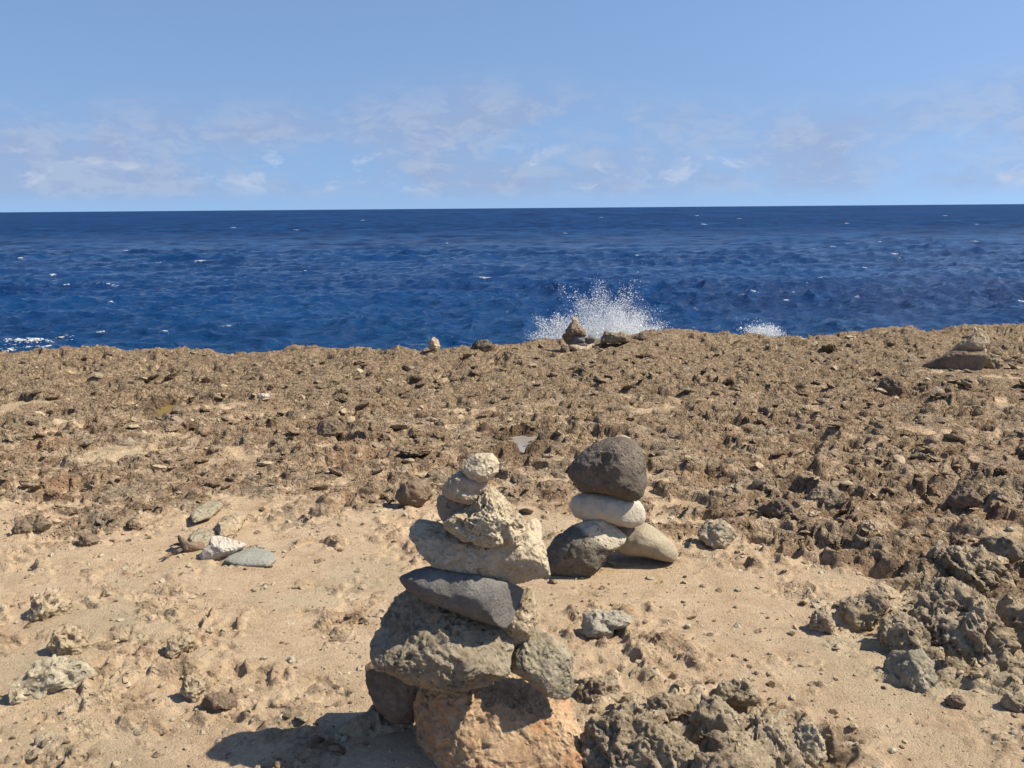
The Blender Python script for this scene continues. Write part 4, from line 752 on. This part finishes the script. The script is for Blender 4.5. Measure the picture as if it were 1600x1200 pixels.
# ------------------------------------------------------------------ spray and foam
def white_material(name, c):
    t = NT(name); m = t.fin(c, .5, .3)
    tr = t.n('ShaderNodeBsdfTranslucent'); tr.inputs[0].default_value = c + (1,); mx = t.n('ShaderNodeMixShader'); mx.inputs[0].default_value = .45
    t.l(t.b.outputs[0], mx.inputs[1]); t.l(tr.outputs[0], mx.inputs[2]); t.l(mx.outputs[0], t.t.nodes['Material Output'].inputs[0])
    return m
MAT_FOAM = white_material('sea_foam_white', (.92, .93, .94))
OCT = np.array([(1, 0, 0), (-1, 0, 0), (0, 1, 0), (0, -1, 0), (0, 0, 1), (0, 0, -1)], float)
OF = np.array([(0, 2, 4), (2, 1, 4), (1, 3, 4), (3, 0, 4), (2, 0, 5), (1, 2, 5), (3, 1, 5), (0, 3, 5)])
def drops(name, P, r, label):
    n = len(P)
    g = np.random.default_rng(n); big = r > .0038
    Pb, rb, Ps, rs_ = P[big], r[big], P[~big], r[~big]
    V = (Pb[:, None, :] + OCT[None] * rb[:, None, None]).reshape(-1, 3)
    F = (OF[None] + (np.arange(len(Pb)) * 6)[:, None, None]).reshape(-1, 3)
    V2 = (Ps[:, None, :] + TET[None] * rs_[:, None, None]).reshape(-1, 3)
    F = np.concatenate([F, (TF[None] + (np.arange(len(Ps)) * 4)[:, None, None]).reshape(-1, 3) + len(V)]); V = np.concatenate([V, V2])
    me = mesh_from(name, V, F, smooth=True)
    return link(name, me, MAT_FOAM, label=label, cat='spray', group='bursts of spray over the cliff rim', kind='stuff')
TET = np.array([(1, 1, 1), (1, -1, -1), (-1, 1, -1), (-1, -1, 1)], float) * .75
TF = np.array([(0, 1, 2), (0, 3, 1), (0, 2, 3), (1, 3, 2)])
def burst(cx, y, z0, W, Hh, n, seed, lean=0.0, rad=.0056):
    g = np.random.default_rng(seed)
    a = g.uniform(0, np.pi, n); q = g.uniform(0, 1, n) ** .62
    # ragged dome: jets of different reach
    reach = .80 + .28 * np.abs(np.sin(a * 3.1 + seed)) * g.uniform(.3, 1, n) + .18 * np.sin(a * 11 + 2)
    x = cx + W * q * reach * np.cos(a) + g.normal(0, .03, n); z = z0 + Hh * q * reach * np.sin(a) ** .8
    x = x + lean * (z - z0)
    yy = y + g.normal(0, .22, n)
    r = np.exp(g.normal(math.log(rad), .42, n)) * (1.2 - .45 * q)
    P = np.stack([x, yy, z], -1)
    return P, r
_p = [burst(1.38, 12.0, -.30, .50, .36, 5000, 19, rad=.0058), burst(1.22, 12.15, -.30, .60, .80, 3800, 11, rad=.0048), burst(1.42, 12.0, -.30, .55, .50, 5500, 12, rad=.005), burst(.62, 12.05, -.32, .40, .46, 2200, 13), burst(1.2, 12.2, -.30, .85, .92, 900, 14),
      burst(1.22, 12.15, -.30, .60, .78, 11000, 15, rad=.0026), burst(1.40, 12.05, -.30, .60, .46, 15000, 16, rad=.0026), burst(1.3, 12.1, -.30, .70, .70, 11000, 18, rad=.0017), burst(.62, 12.05, -.30, .42, .46, 6000, 17, rad=.0026)]
drops('spray', np.concatenate([a for a, b in _p]), np.concatenate([b for a, b in _p]), 'tall burst of white spray rising behind the far cairn')
_p = [burst(3.22, 12.2, -.16, .20, .12, 450, 21), burst(3.36, 12.15, -.16, .14, .15, 700, 22), burst(3.3, 12.15, -.16, .2, .12, 2500, 23, rad=.0026)]
drops('spray', np.concatenate([a for a, b in _p]), np.concatenate([b for a, b in _p]), 'small low splash of spray on the rim right of the tall burst')

def foam_patch(items):
    V = []; F = []; o = 0; g = np.random.default_rng(3)
    D, Fc = ico(1)
    for (x, y, w) in items:
        # find the crest near the spot
        ys = np.linspace(y - max(1.2, y * .03), y + max(1.2, y * .03), 41); zz, _, cyy = sea_h(np.full(41, x), ys, np.full(41, max(.3, y * .01)))
        y0 = ys[int(np.argmax(zz))]
        n = int(20 + 26 * min(w, 3))
        t = g.uniform(-1, 1, n); px = x + t * w / 2; py = y0 + g.normal(0, .06 + .07 * w, n) + .10 * w * np.sin(t * 3 + x)
        keep = g.uniform(size=n) > np.abs(t) ** 3
        px, py = px[keep], py[keep]
        res = np.full(len(px), max(.3, y * .012))
        hz, cx, cy = sea_h(px, py, res)
        for k in range(len(px)):
            s = (.011 + .026 * g.uniform() ** 2) * (1 + y * .009) * (1.7 if y < 36 and w > .7 else 1) * (1.2 - abs(t[keep][k]))
            sz = s * .45
            v = D * (1 + .3 * g.normal(size=(len(D), 1))) * np.array([s * g.uniform(1.2, 2.8), s * g.uniform(.8, 1.4), sz])
            V.append(v + np.array([px[k] + cx[k], py[k] + cy[k], SEA_Z + hz[k] + sz * .3])); F.append(Fc + o); o += len(D)
    me = mesh_from('sea_foam', np.concatenate(V), np.concatenate(F))
    return link('sea_foam', me, MAT_FOAM, label='white foam of breaking whitecaps scattered over the blue sea', cat='foam', kind='stuff')
foam_patch([(-21.0, 40.1, 2.48), (-20.7, 40.7, 1.88), (-20.2, 41.1, 1.13), (-21.2, 39.6, 1.84), (-20.1, 39.7, 2.44), (-21.4, 40.8, 1.58), (-19.1, 41.5, 0.56), (-19.6, 38.6, 1.48), (-20.1, 38.0, 0.88), (-19.5, 39.1, 1.2), (-20.4, 39.5, 1.22), (-20.3, 37.5, 1.17), (-18.8, 38.1, 0.58), (-18.9, 40.4, 0.43), (-19.1, 42.8, 0.7), (-33.0, 69.6, 1.16), (-30.3, 68.7, 1.95), (-39.3, 78.5, 0.84), (-24.7, 56.6, 0.51), (-37.2, 105.0, 2.28), (-33.6, 99.7, 2.87), (-16.1, 41.9, 0.92), (-2.0, 73.8, 1.26), (-18.0, 80.6, 0.79), (-86.6, 292.9, 2.5), (-56.0, 249.9, 2.09), (15.8, 59.9, 1.01), (18.0, 62.5, 1.16), (39.7, 125.9, 2.34), (41.2, 121.7, 1.75), (22.9, 71.7, 1.13), (43.1, 103.4, 1.53), (66.4, 136.2, 2.58), (54.9, 136.2, 1.8), (28.6, 64.6, 1.54), (29.3, 54.9, 0.93), (113.8, 580.4, 4.03), (14.0, 108.1, 1.04), (97.9, 397.2, 2.23), (-58.4, 109.5, 0.85), (-57.9, 112.2, 0.69), (-52.9, 133.2, 0.78), (-13.4, 42.6, 0.43), (31.8, 82.8, 0.61), (59.1, 281.8, 2.36), (49.3, 516.2, 2.83), (-10.1, 153.1, 0.94), (-73.7, 461.5, 2.87), (11.3, 204.4, 1.4), (101.6, 283.9, 2.06), (213.3, 479.8, 3.58), (126.4, 251.6, 1.92), (15.6, 51.6, 0.52), (20.3, 53.0, 0.54)])
